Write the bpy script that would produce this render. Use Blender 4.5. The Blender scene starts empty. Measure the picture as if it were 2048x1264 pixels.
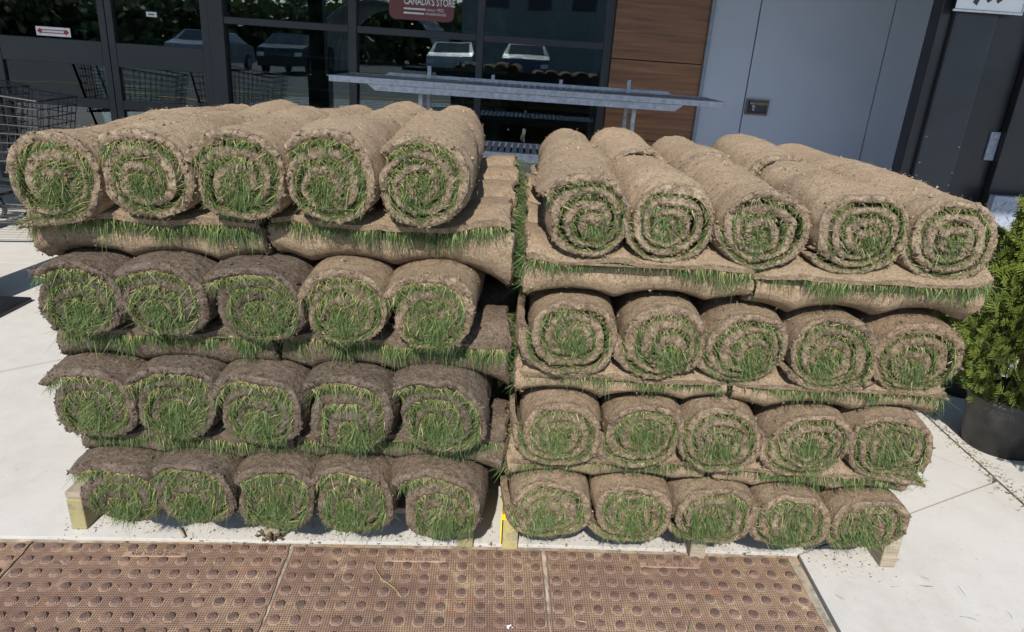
import bpy, bmesh, math, random
import numpy as np
from mathutils import Matrix, Vector

sc = bpy.context.scene
COL = sc.collection
rad = math.radians

# ------------------------------------------------------------------ camera
PITCH, ROLL, CAM_H = rad(20.6), rad(2.7), 1.15
def cam_axes(roll):
    F = np.array([0, math.cos(PITCH), -math.sin(PITCH)])
    R = np.array([1.0, 0, 0]); U = np.array([0, math.sin(PITCH), math.cos(PITCH)])
    c, s = math.cos(roll), math.sin(roll)
    return c*R+s*U, -s*R+c*U, F
R_, U_, F_ = cam_axes(ROLL)
cd = bpy.data.cameras.new("camera"); cam = bpy.data.objects.new("camera", cd); COL.objects.link(cam)
cd.sensor_width = 36; cd.lens = 24.70; cd.clip_start = 0.05; cd.clip_end = 500
cam.matrix_world = Matrix(((R_[0], U_[0], -F_[0], 0), (R_[1], U_[1], -F_[1], 0), (R_[2], U_[2], -F_[2], CAM_H), (0, 0, 0, 1)))
sc.camera = cam

# ------------------------------------------------------------------ sky, sun, exposure
SUN_DIR = Vector((0.10, 1.0, -0.86)).normalized()        # the way the light travels: from behind the camera, to the back
SUN_EL = math.asin(-SUN_DIR.z)
world = bpy.data.worlds.new("World"); sc.world = world; world.use_nodes = True
wn = world.node_tree
bg = wn.nodes["Background"]
sky = wn.nodes.new("ShaderNodeTexSky"); sky.sky_type = 'NISHITA'; sky.sun_disc = False
sky.sun_elevation = SUN_EL
sky.sun_rotation = math.atan2(-SUN_DIR.x, -SUN_DIR.y)
sky.air_density = 1.0; sky.dust_density = 0.2
wn.links.new(sky.outputs[0], bg.inputs[0]); bg.inputs[1].default_value = 0.15
sd = bpy.data.lights.new("sun", 'SUN'); sun = bpy.data.objects.new("sun", sd); COL.objects.link(sun)
sd.energy = 4.6; sd.angle = rad(0.53); sd.color = (1.0, 0.955, 0.89)
sun.rotation_euler = SUN_DIR.to_track_quat('-Z', 'Y').to_euler()
sc.view_settings.view_transform = 'Standard'; sc.view_settings.look = 'None'
sc.view_settings.exposure = 0.63; sc.view_settings.gamma = 1.0

# ------------------------------------------------------------------ helpers
rng = np.random.default_rng(7)
def tag(o, label=None, cat=None, group=None, kind=None):
    if label: o["label"] = label
    if cat: o["category"] = cat
    if group: o["group"] = group
    if kind: o["kind"] = kind
    return o
def empty(name, loc=(0, 0, 0), mat4=None):
    o = bpy.data.objects.new(name, None); COL.objects.link(o)
    o.empty_display_size = 0.1
    if mat4 is not None: o.matrix_world = mat4
    else: o.location = loc
    return o
def link(name, me, parent=None, mat=None):
    o = bpy.data.objects.new(name, me); COL.objects.link(o)
    if parent is not None: o.parent = parent
    if mat is not None and len(me.materials) == 0: me.materials.append(mat)
    return o
def big_mesh(name, V, Q=None, T=None, smooth=False):
    """fast mesh from arrays: Q (n,4) quads, T (m,3) triangles"""
    me = bpy.data.meshes.new(name)
    V = np.asarray(V, np.float32)
    Q = np.zeros((0, 4), np.int32) if Q is None else np.asarray(Q, np.int32)
    T = np.zeros((0, 3), np.int32) if T is None else np.asarray(T, np.int32)
    me.vertices.add(len(V)); me.vertices.foreach_set("co", V.ravel())
    li = np.concatenate([Q.ravel(), T.ravel()])
    me.loops.add(len(li)); me.loops.foreach_set("vertex_index", li)
    st = np.concatenate([np.arange(len(Q))*4, len(Q)*4+np.arange(len(T))*3])
    me.polygons.add(len(st)); me.polygons.foreach_set("loop_start", st.astype(np.int32))
    if smooth: me.polygons.foreach_set("use_smooth", np.ones(len(st), bool))
    me.update(calc_edges=True)
    return me
class MB:
    """collects boxes, tubes, lathes and prisms into ONE mesh"""
    def __init__(s): s.v = []; s.f = []; s.sm = []
    def add(s, vs, fs, smooth=False):
        b = len(s.v); s.v += [tuple(map(float, p)) for p in vs]; s.f += [tuple(b+i for i in f) for f in fs]; s.sm += [smooth]*len(fs)
        return s
    def box(s, x0, x1, y0, y1, z0, z1, bev=0.0):
        if bev <= 0:
            return s.add([(x0,y0,z0),(x1,y0,z0),(x1,y1,z0),(x0,y1,z0),(x0,y0,z1),(x1,y0,z1),(x1,y1,z1),(x0,y1,z1)],
                  [(3,2,1,0),(4,5,6,7),(0,1,5,4),(1,2,6,5),(2,3,7,6),(3,0,4,7)])
        bm = bmesh.new(); bmesh.ops.create_cube(bm, size=1.0)
        for v in bm.verts: v.co = Vector(((x0+x1)/2+v.co.x*(x1-x0), (y0+y1)/2+v.co.y*(y1-y0), (z0+z1)/2+v.co.z*(z1-z0)))
        bmesh.ops.bevel(bm, geom=bm.edges[:], offset=bev, segments=2, affect='EDGES', profile=0.6)
        bm.verts.index_update()
        s.add([v.co for v in bm.verts], [[v.index for v in f.verts] for f in bm.faces]); bm.free(); return s
    def tube(s, p, q, r, n=8, r2=None, cap=True):
        p, q = Vector(p), Vector(q); d = (q-p)
        if d.length < 1e-6: return s
        d.normalize(); a = d.orthogonal().normalized(); b = d.cross(a); r2 = r if r2 is None else r2
        vs = [p+(a*math.cos(2*math.pi*i/n)+b*math.sin(2*math.pi*i/n))*r for i in range(n)]+[q+(a*math.cos(2*math.pi*i/n)+b*math.sin(2*math.pi*i/n))*r2 for i in range(n)]
        s.add(vs, [(i, (i+1) % n, n+(i+1) % n, n+i) for i in range(n)], n > 5)
        if cap: s.f += [tuple(len(s.v)-2*n+i for i in reversed(range(n))), tuple(len(s.v)-n+i for i in range(n))]; s.sm += [False]*2
        return s
    def lathe(s, prof, n=32, c=(0, 0, 0)):
        vs = []; m = len(prof)
        for i in range(n):
            a = 2*math.pi*i/n
            vs += [(c[0]+r*math.cos(a), c[1]+r*math.sin(a), c[2]+z) for r, z in prof]
        fs = [(i*m+j, ((i+1) % n)*m+j, ((i+1) % n)*m+j+1, i*m+j+1) for i in range(n) for j in range(m-1)]
        return s.add(vs, fs, True)
    def prism(s, poly, z0, z1):
        n = len(poly)
        vs = [(x, y, z0) for x, y in poly]+[(x, y, z1) for x, y in poly]
        return s.add(vs, [tuple(reversed(range(n))), tuple(range(n, 2*n))]+[(i, (i+1) % n, n+(i+1) % n, n+i) for i in range(n)])
    def mesh(s, name, mat=None):
        me = bpy.data.meshes.new(name); me.from_pydata(s.v, [], s.f)
        me.polygons.foreach_set("use_smooth", s.sm)
        if mat: me.materials.append(mat)
        me.update(); return me
    def build(s, name, mat, parent=None): return link(name, s.mesh(name, mat), parent)

def hash3(ix, iy, iz, seed):
    h = (ix.astype(np.int64)*374761393 + iy.astype(np.int64)*668265263 + iz.astype(np.int64)*2147483647 + seed*1274126177) & 0xffffffff
    h = ((h ^ (h >> 13))*1274126177) & 0xffffffff
    return ((h ^ (h >> 16)) & 0xffff)/32767.5-1.0
def vnoise(P, freq, seed):
    p = np.asarray(P)*freq+seed*3.17; i = np.floor(p).astype(np.int64); f = p-i; f = f*f*(3-2*f)
    r = 0
    for dx in (0, 1):
        for dy in (0, 1):
            for dz in (0, 1):
                w = (f[:, 0] if dx else 1-f[:, 0])*(f[:, 1] if dy else 1-f[:, 1])*(f[:, 2] if dz else 1-f[:, 2])
                r = r+w*hash3(i[:, 0]+dx, i[:, 1]+dy, i[:, 2]+dz, seed)
    return r
def vec_noise(P, freq, seed): return np.stack([vnoise(P, freq, seed), vnoise(P, freq, seed+11), vnoise(P, freq, seed+23)], 1)

# ------------------------------------------------------------------ materials
class NT:
    def __init__(s, name):
        s.m = bpy.data.materials.new(name); s.m.use_nodes = True; s.t = s.m.node_tree; s.t.nodes.clear()
        s.out = s.t.nodes.new("ShaderNodeOutputMaterial")
    def n(s, typ, **kw):
        nd = s.t.nodes.new("ShaderNode"+typ)
        for k, v in kw.items(): setattr(nd, k, v)
        return nd
    def set(s, sock, v):
        if isinstance(v, bpy.types.NodeSocket): s.t.links.new(v, sock)
        elif v is not None: sock.default_value = v
    def math(s, op, a, b=None, c=None, clamp=False):
        nd = s.n("Math", operation=op, use_clamp=clamp)
        for i, v in enumerate((a, b, c)):
            if v is not None: s.set(nd.inputs[i], v)
        return nd.outputs[0]
    def noise(s, vec, scale, detail=4, rough=.55, dist=0.0):
        nd = s.n("TexNoise"); s.set(nd.inputs["Vector"], vec)
        nd.inputs["Scale"].default_value = scale; nd.inputs["Detail"].default_value = detail
        nd.inputs["Roughness"].default_value = rough; nd.inputs["Distortion"].default_value = dist
        return nd.outputs[0]
    def ramp(s, fac, stops):
        nd = s.n("ValToRGB"); s.set(nd.inputs[0], fac); e = nd.color_ramp.elements
        while len(e) < len(stops): e.new(.5)
        for el, (p, c) in zip(e, stops): el.position = p; el.color = (*c, 1) if len(c) == 3 else c
        return nd.outputs[0]
    def mix(s, fac, a, b, mode='MIX'):
        nd = s.n("Mix", data_type='RGBA', blend_type=mode)
        s.set(nd.inputs[0], fac)
        for i, v in ((6, a), (7, b)):
            s.set(nd.inputs[i], (*v, 1) if isinstance(v, tuple) and len(v) == 3 else v)
        return nd.outputs[2]
    def obj(s, rand=False):
        c = s.n("TexCoord").outputs["Object"]
        if not rand: return c
        r = s.n("ObjectInfo").outputs["Random"]
        v = s.n("VectorMath", operation='ADD'); s.t.links.new(c, v.inputs[0])
        s.t.links.new(s.math('MULTIPLY', r, 37.0), v.inputs[1]); return v.outputs[0]
    def bump(s, h, strength=.5, dist=.002, normal=None):
        nd = s.n("Bump"); s.set(nd.inputs["Height"], h); nd.inputs["Strength"].default_value = strength; nd.inputs["Distance"].default_value = dist
        if normal is not None: s.t.links.new(normal, nd.inputs["Normal"])
        return nd.outputs[0]
    def bsdf(s, color, rough=.8, normal=None, metal=0.0, spec=.5, coat=0.0):
        b = s.n("BsdfPrincipled")
        s.set(b.inputs["Base Color"], (*color, 1) if isinstance(color, tuple) else color)
        s.set(b.inputs["Roughness"], rough); s.set(b.inputs["Metallic"], metal)
        b.inputs["Specular IOR Level"].default_value = spec
        b.inputs["Coat Weight"].default_value = coat
        if normal is not None: s.t.links.new(normal, b.inputs["Normal"])
        s.t.links.new(b.outputs[0], s.out.inputs[0]); return s.m
def simple(name, color, rough=.6, metal=0.0, spec=.5, var=.12, scale=30, bump=.0, dirt=None):
    t = NT(name); o = t.obj(True)
    n = t.noise(o, scale, 5); k = t.math('MULTIPLY_ADD', n, 2*var, 1-var)
    c = t.mix(1.0, color, t.n("CombineColor").outputs[0], 'MULTIPLY') if False else None
    dark = tuple(x*(1-var*1.6) for x in color); light = tuple(min(1, x*(1+var)) for x in color)
    c = t.ramp(n, [(.3, dark), (.7, light)])
    if dirt:
        c = t.mix(t.ramp(t.noise(o, scale*.25, 6, .7), [(.52, (0, 0, 0)), (.7, (1, 1, 1))]), c, dirt)
    nm = t.bump(t.noise(o, scale*6, 3), bump, .002) if bump else None
    r = t.math('MULTIPLY_ADD', t.noise(o, scale*.7, 3), .25, rough-.12)
    return t.bsdf(c, r, nm, metal, spec)

def soil_material():
    t = NT("sod_soil"); o = t.obj(True)
    big = t.noise(o, 7, 6, .62); mid = t.noise(o, 70, 6, .72); fine = t.noise(o, 230, 5, .75); grain = t.noise(o, 430, 3, .7)
    cap = t.n("Attribute", attribute_name="cap").outputs["Fac"]
    c = t.ramp(t.math('ADD', t.math('MULTIPLY', mid, .35), t.math('MULTIPLY', fine, .65)), [(.37, (.130, .087, .058)), (.45, (.255, .182, .122)), (.53, (.345, .255, .176)), (.62, (.435, .338, .244))])
    c = t.mix(t.ramp(big, [(.38, (.0,)*3), (.66, (.55,)*3)]), c, (.265, .190, .130))          # damper patches
    c = t.mix(t.ramp(t.noise(o, 48, 5, .7), [(.30, (.9,)*3), (.37, (0, 0, 0))]), c, (.095, .064, .044))   # pits
    vo = t.n("TexVoronoi", feature='F1'); t.t.links.new(o, vo.inputs["Vector"]); vo.inputs["Scale"].default_value = 95
    fib = t.noise(o, 120, 3, .6, 3.5)
    c = t.mix(t.ramp(fib, [(.57, (0, 0, 0)), (.62, (.6,)*3), (.66, (0, 0, 0))]), c, (.54, .435, .31))   # pale root fibres
    cc = t.ramp(t.math('ADD', t.math('MULTIPLY', mid, .5), t.math('MULTIPLY', fine, .5)), [(.38, (.075, .053, .038)), (.48, (.205, .152, .108)), (.56, (.325, .250, .178)), (.66, (.45, .36, .265))])
    c = t.mix(t.math('MULTIPLY', cap, .9, clamp=True), c, cc)                                   # moist crumbly cut end
    c = t.mix(1.0, t.mix(1.0, c, (.985, .985, .935), 'MULTIPLY'), t.n("ObjectInfo").outputs["Color"], 'MULTIPLY')
    amt = t.math('MULTIPLY_ADD', cap, .5, .5)
    hgt = t.math('ADD', t.math('MULTIPLY', fine, .8), t.math('MULTIPLY', vo.outputs["Distance"], t.math('MULTIPLY', cap, .6)))
    nm = t.bump(t.math('MULTIPLY', hgt, amt), .85, .0050, t.bump(t.math('MULTIPLY', mid, amt), .8, .008, t.bump(grain, .7, .0022)))
    return t.bsdf(c, .96, nm, 0, .1)
def grass_material():
    t = NT("turf_grass")
    a = t.n("Attribute", attribute_name="blade").outputs["Color"]
    d = t.n("BsdfPrincipled"); t.t.links.new(a, d.inputs["Base Color"]); d.inputs["Roughness"].default_value = .55; d.inputs["Specular IOR Level"].default_value = .25
    tr = t.n("BsdfTranslucent"); t.t.links.new(t.mix(1.0, a, (1.0, 1.0, .55), 'MULTIPLY'), tr.inputs[0])
    m = t.n("MixShader"); m.inputs[0].default_value = .30
    t.t.links.new(d.outputs[0], m.inputs[1]); t.t.links.new(tr.outputs[0], m.inputs[2]); t.t.links.new(m.outputs[0], t.out.inputs[0])
    return t.m
def concrete_material():
    t = NT("broom_concrete"); g = t.n("NewGeometry").outputs["Position"]
    big = t.noise(g, 1.3, 6, .62); mid = t.noise(g, 12, 7, .72); fine = t.noise(g, 300, 3, .6)
    c = t.ramp(big, [(.34, (.372, .346, .308)), (.5, (.435, .411, .372)), (.68, (.49, .466, .428))])
    c = t.mix(t.ramp(mid, [(.40, (0, 0, 0)), (.66, (.5,)*3)]), c, (.49, .466, .428))
    c = t.mix(t.ramp(t.noise(g, 3.2, 8, .78), [(.55, (0, 0, 0)), (.70, (.5,)*3)]), c, (.345, .305, .250))     # old stains
    c = t.mix(t.ramp(t.noise(g, 110, 2, .5), [(.25, (.85,)*3), (.31, (0, 0, 0))]), c, (.215, .190, .160))     # pores and specks
    c = t.mix(t.ramp(t.noise(g, 38, 2, .5), [(.22, (.7,)*3), (.27, (0, 0, 0))]), c, (.255, .225, .190))
    c = t.mix(t.ramp(fine, [(.32, (.40,)*3), (.52, (0, 0, 0))]), c, (.33, .31, .28))
    br = t.n("Mapping"); t.t.links.new(g, br.inputs[0]); br.inputs["Rotation"].default_value = (0, 0, .72); br.inputs["Scale"].default_value = (1, .03, 1)
    broom = t.noise(br.outputs[0], 330, 2, .5)
    c = t.mix(t.math('MULTIPLY', broom, .25), c, (.54, .515, .475))
    vc = t.n("TexVoronoi", feature='DISTANCE_TO_EDGE'); mp = t.n("Mapping"); t.t.links.new(g, mp.inputs[0]); t.t.links.new(mp.outputs[0], vc.inputs["Vector"]); vc.inputs["Scale"].default_value = .55
    dn = t.n("TexNoise"); t.t.links.new(g, dn.inputs["Vector"]); dn.inputs["Scale"].default_value = 7; t.t.links.new(t.math('MULTIPLY', dn.outputs[0], .25), mp.inputs["Location"])
    crack = t.ramp(vc.outputs["Distance"], [(.0, (.55,)*3), (.0016, (0, 0, 0))])
    c = t.mix(t.math('MULTIPLY', crack, t.ramp(t.noise(g, .9, 3), [(.5, (0, 0, 0)), (.58, (1, 1, 1))])), c, (.17, .15, .13))
    return t.bsdf(c, .9, t.bump(broom, .25, .001, t.bump(fine, .35, .0015, t.bump(mid, .2, .004))), 0, .2)
def rust_colour(t, g):
    big = t.noise(g, 3.6, 6, .65); mid = t.noise(g, 24, 6, .7); fine = t.noise(g, 160, 4, .6)
    c = t.ramp(big, [(.34, (.155, .094, .068)), (.48, (.240, .154, .103)), (.58, (.305, .212, .132)), (.70, (.38, .28, .175))])
    c = t.mix(t.ramp(mid, [(.42, (0, 0, 0)), (.64, (.7,)*3)]), c, (.175, .103, .073))
    c = t.mix(t.ramp(t.noise(g, 10, 6, .8), [(.58, (0, 0, 0)), (.70, (.8,)*3)]), c, (.47, .37, .24))
    c = t.mix(t.ramp(t.noise(g, 5.5, 5, .7), [(.60, (0, 0, 0)), (.72, (.7,)*3)]), c, (.36, .17, .085))
    return c, mid, fine
def plate_material():
    t = NT("rusted_cast_iron"); o = t.obj(); g = t.n("NewGeometry").outputs["Position"]
    sx = t.n("SeparateXYZ"); t.t.links.new(o, sx.inputs[0])
    U = .0435
    fx = t.math('PINGPONG', sx.outputs[0], U/2); fy = t.math('PINGPONG', sx.outputs[1], U/2)     # distance to the cell borders
    dx = t.math('SUBTRACT', U/2, fx); dy = t.math('SUBTRACT', U/2, fy)                           # distance to the dome's centre
    r = t.math('SQRT', t.math('ADD', t.math('MULTIPLY', dx, dx), t.math('MULTIPLY', dy, dy)))
    away = t.math('GREATER_THAN', r, .0142)
    px = U/8
    cx = t.math('COSINE', t.math('MULTIPLY', sx.outputs[0], 2*math.pi/px)); cy = t.math('COSINE', t.math('MULTIPLY', sx.outputs[1], 2*math.pi/px))
    pit = t.math('MULTIPLY', t.math('MINIMUM', t.math('MULTIPLY_ADD', cx, .5, .5), t.math('MULTIPLY_ADD', cy, .5, .5)), away)
    clog = t.ramp(t.noise(g, 18, 5, .7), [(.36, (.0,)*3), (.46, (1,)*3)])
    pitm = t.math('MULTIPLY', t.ramp(pit, [(.42, (0, 0, 0)), (.60, (1, 1, 1))]), clog)
    c, mid, fine = rust_colour(t, g)
    ring = t.math('MULTIPLY', t.math('GREATER_THAN', r, .0118), t.math('LESS_THAN', r, .0132))
    c = t.mix(t.math('MULTIPLY', t.math('MULTIPLY', ring, .55), t.ramp(t.noise(g, 30, 4), [(.4, (.1,)*3), (.6, (1,)*3)])), c, (.50, .37, .25))
    c = t.mix(t.math('MULTIPLY', pitm, .93), c, (.040, .024, .019))
    h = t.math('SUBTRACT', t.math('MULTIPLY', fine, .35), pitm)
    return t.bsdf(c, .78, t.bump(h, .9, .0025, t.bump(mid, .3, .004)), .0, .3)
def bar_material():
    t = NT("smooth_rusted_iron"); g = t.n("NewGeometry").outputs["Position"]; c, mid, fine = rust_colour(t, g)
    c = t.mix(.5, c, (.34, .225, .165)); return t.bsdf(c, .7, t.bump(fine, .4, .001), 0, .3)
def dome_material():
    t = NT("worn_iron_dome"); g = t.n("NewGeometry").outputs["Position"]
    c = t.ramp(t.noise(g, 22, 6, .75), [(.32, (.095, .060, .047)), (.5, (.165, .105, .080)), (.66, (.26, .17, .118)), (.76, (.36, .25, .17))])
    w = t.n("TexWave", wave_type='BANDS', bands_direction='X'); t.t.links.new(t.obj(), w.inputs[0]); w.inputs["Scale"].default_value = 130
    return t.bsdf(c, .62, t.bump(t.math('ADD', t.noise(g, 260, 4), t.math('MULTIPLY', w.outputs[0], .7)), .9, .0018), .1, .4)
def wood_pallet(name, base, paint=None):
    t = NT(name); o = t.obj(True)
    mp = t.n("Mapping"); t.t.links.new(o, mp.inputs[0]); mp.inputs["Scale"].default_value = (1, 1, 9)
    n = t.noise(mp.outputs[0], 14, 6, .65, .6); f = t.noise(o, 120, 4)
    c = t.ramp(n, [(.3, tuple(x*.55 for x in base)), (.6, base), (.8, tuple(min(1, x*1.25) for x in base))])
    if paint: c = t.mix(t.ramp(t.noise(o, 22, 6, .75), [(.38, (0, 0, 0)), (.5, (1, 1, 1))]), c, paint)
    return t.bsdf(c, .8, t.bump(n, .4, .003, t.bump(f, .3, .001)), 0, .2)
def laminate_wood():
    t = NT("wood_look_panel"); g = t.obj(True)
    mp = t.n("Mapping"); t.t.links.new(g, mp.inputs[0]); mp.inputs["Scale"].default_value = (.5, 1, 11)
    n = t.noise(mp.outputs[0], 3.2, 7, .62, .5); n2 = t.noise(mp.outputs[0], 14, 4, .6)
    c = t.ramp(n, [(.30, (.075, .030, .013)), (.45, (.19, .078, .032)), (.6, (.27, .118, .050)), (.75, (.35, .165, .075))])
    c = t.mix(t.math('MULTIPLY', n2, .5), c, (.15, .060, .025))
    return t.bsdf(c, .38, t.bump(n2, .1, .001), 0, .45)
def glass_material():
    t = NT("tinted_storefront_glass")
    fr = t.n("Fresnel"); fr.inputs[0].default_value = 1.95
    gl = t.n("BsdfGlossy"); gl.inputs["Roughness"].default_value = .012; gl.inputs["Color"].default_value = (.86, .97, 1.0, 1)
    tr = t.n("BsdfTransparent"); tr.inputs[0].default_value = (.50, .60, .60, 1)
    wob = t.noise(t.obj(), 1.3, 2); nm = t.bump(wob, .04, .02)
    t.t.links.new(nm, gl.inputs["Normal"])
    m = t.n("MixShader"); t.t.links.new(fr.outputs[0], m.inputs[0]); t.t.links.new(tr.outputs[0], m.inputs[1]); t.t.links.new(gl.outputs[0], m.inputs[2])
    t.t.links.new(m.outputs[0], t.out.inputs[0]); return t.m
def foliage_material():
    t = NT("cedar_foliage")
    a = t.n("Attribute", attribute_name="blade").outputs["Color"]
    d = t.n("BsdfPrincipled"); t.t.links.new(a, d.inputs["Base Color"]); d.inputs["Roughness"].default_value = .5; d.inputs["Specular IOR Level"].default_value = .3
    tr = t.n("BsdfTranslucent"); t.t.links.new(a, tr.inputs[0])
    m = t.n("MixShader"); m.inputs[0].default_value = .28
    t.t.links.new(d.outputs[0], m.inputs[1]); t.t.links.new(tr.outputs[0], m.inputs[2]); t.t.links.new(m.outputs[0], t.out.inputs[0])
    return t.m

M_SOIL, M_GRASS, M_CONC, M_PLATE, M_DOME = soil_material(), grass_material(), concrete_material(), plate_material(), dome_material()
M_BAR = bar_material()
M_GLASS, M_LAM, M_LEAF = glass_material(), laminate_wood(), foliage_material()
M_FRAME = simple("black_anodised_frame", (.014, .016, .022), .42, 0, .5, .1, 8)
M_GREY = simple("grey_wall_panel", (.40, .435, .52), .5, 0, .4, .03, 3)
M_GREYTRIM = simple("grey_trim", (.22, .25, .31), .5)
M_BLACK = simple("black_steel", (.012, .0125, .016), .35, 0, .5, .2, 12)
M_BLACKSHEEN = simple("black_sheet_metal", (.03, .032, .04), .42, .2, .5, .1, 6)
M_GALV = simple("galvanised_steel", (.37, .38, .42), .5, .55, .5, .18, 40)
M_WHITE = simple("white_card", (.80, .81, .84), .5, 0, .4, .02, 10)
M_INK_RECESS = simple("dark_print_and_recess", (.045, .045, .065), .6)
M_RED = simple("red_print", (.44, .035, .035), .55, 0, .4, .05, 10)
M_POSTER = simple("red_poster", (.17, .050, .055), .5, 0, .4, .04, 10)
M_BLUE = simple("blue_poster", (.05, .24, .42), .5, 0, .4, .08, 10)
M_PALE = simple("pale_print", (.72, .74, .76), .5)
M_ASPHALT = simple("asphalt", (.10, .102, .10), .9, 0, .2, .2, 18, .3)
M_LINE = simple("white_road_paint", (.62, .62, .60), .8, 0, .2, .12, 12)
M_YLINE = simple("yellow_road_paint", (.55, .38, .05), .8, 0, .2, .15, 12)
M_MORTAR = simple("rust_stained_mortar", (.33, .29, .225), .92, 0, .15, .35, 30, .5, (.30, .19, .10))
M_DIRT = simple("joint_dirt", (.085, .075, .06), .95, 0, .1, .3, 60, .5)
M_PALLET = wood_pallet("weathered_pallet_wood", (.30, .25, .185))
M_PALLET_Y = wood_pallet("yellow_pallet_wood", (.30, .255, .17), (.33, .275, .11))
M_PALLET_G = wood_pallet("stained_pallet_wood", (.22, .192, .125), (.245, .212, .105))
M_YPAINT = wood_pallet("bright_yellow_paint", (.75, .50, .02), (.80, .55, .015))
M_POT = simple("black_nursery_pot", (.062, .064, .065), .5, 0, .4, .25, 20, 0, (.10, .085, .055))
M_BARK = simple("bark", (.13, .08, .05), .9, 0, .1, .3, 40, .6)
M_RUBBER = simple("black_rubber", (.02, .02, .02), .7)
M_INTERIOR = simple("store_interior", (.16, .17, .17), .8, 0, .2, .2, 3)
M_SHELF = simple("shelf_goods", (.26, .28, .22), .7, 0, .3, .6, 5)
M_CANOPY = simple("canopy_metal", (.10, .105, .115), .5)

# frame of the building: it stands level while the pavement falls a little to the right
def building_frame():
    a = np.array(cam_axes(ROLL)); b = np.array(cam_axes(rad(4.0)))
    m = a.T @ b
    C = Vector((0, 0, CAM_H)); M = Matrix([list(map(float, r)) for r in m]).to_4x4()
    return Matrix.Translation(C) @ M @ Matrix.Translation(-C)
BM = building_frame()
# ------------------------------------------------------------------ ground: parking lot, pavement slabs, tactile plates
lot = MB().add([(-250, -250, -.06), (250, -250, -.06), (250, 250, -.06), (-250, 250, -.06)], [(0, 1, 2, 3)]).build("parking_lot", M_ASPHALT)
tag(lot, "sunlit grey asphalt of the parking lot", kind="structure")
pave = MB().add([(-9, -1.0, -.014), (9, -1.0, -.014), (9, 6.4, -.014), (-9, 6.4, -.014)], [(0, 1, 2, 3)]).build("pavement", M_DIRT)
tag(pave, "pale concrete pavement in front of the store", kind="structure")
def inset(poly, d):
    n = len(poly); out = []
    for i in range(n):
        p, q, r = Vector(poly[i-1]), Vector(poly[i]), Vector(poly[(i+1) % n])
        a, b = (q-p).normalized(), (r-q).normalized(); na, nb = Vector((-a.y, a.x)), Vector((-b.y, b.x))
        m = (na+nb); m = m/max(m.dot(na), .3); out.append(q+m*d)
    return [tuple(v) for v in out]
JT = [(-1.75, 1.352), (-1.10, 1.386), (.10, 1.442), (.745, 1.455)]        # joint behind the tactile plates
slabs = [
    [(.742, -1.0), (1.492, -1.0), (1.492, 1.842), (.745, 1.455)],
    [(1.492, -1.0), (9, -1.0), (9, 6.4), (1.492, 6.4)],
    [(-2.85, 1.34)]+JT+[(1.485, 1.842), (1.478, 1.862), (-.16, 3.5), (-.375, 3.5)],
    [(1.480, 1.866), (1.492, 1.85), (1.492, 3.5), (-.15, 3.5)],
    [(-9, 1.352), (-2.86, 1.352), (-.385, 3.5), (-9, 3.5)],
    [(-9, 3.5), (1.492, 3.5), (1.492, 6.4), (-9, 6.4)],
    [(-9, -1.0), (-1.75, -1.0), (-1.75, 1.352), (-9, 1.352)],
    [(-1.75, -1.0), (.742, -1.0), (.742, .76), (-1.75, .72)],
]
for i, p in enumerate(slabs): MB().prism(inset(p, .0042), -.13, 0.0).build("slab", M_CONC, pave)
MB().prism(inset([(-1.75, .72), (.742, .76), (.745, 1.455), (.10, 1.442), (-1.10, 1.386), (-1.75, 1.352)], .0035), -.13, -.0035).build("plate_bed", M_MORTAR, pave)
kerb = MB().box(-9, 9, -1.16, -1.0, -.1, -.004, .01).build("kerb", M_CONC); tag(kerb, "concrete kerb at the edge of the parking lot", kind="structure")

def text_mesh(body, size, extrude, mat, align='CENTER', sx=1.0, bold=0.0):
    cu = bpy.data.curves.new("lettering", 'FONT'); cu.body = body; cu.size = size; cu.extrude = extrude; cu.align_x = align; cu.align_y = 'CENTER'; cu.offset = bold
    cu.resolution_u = 3
    o = bpy.data.objects.new("lettering_src", cu); COL.objects.link(o)
    dg = bpy.context.evaluated_depsgraph_get(); dg.update()
    me = bpy.data.meshes.new_from_object(o.evaluated_get(dg)); me.name = "lettering"
    bpy.data.objects.remove(o); bpy.data.curves.remove(cu)
    me.transform(Matrix.Scale(sx, 4, (1, 0, 0)))
    me.materials.clear(); me.materials.append(mat); return me

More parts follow.
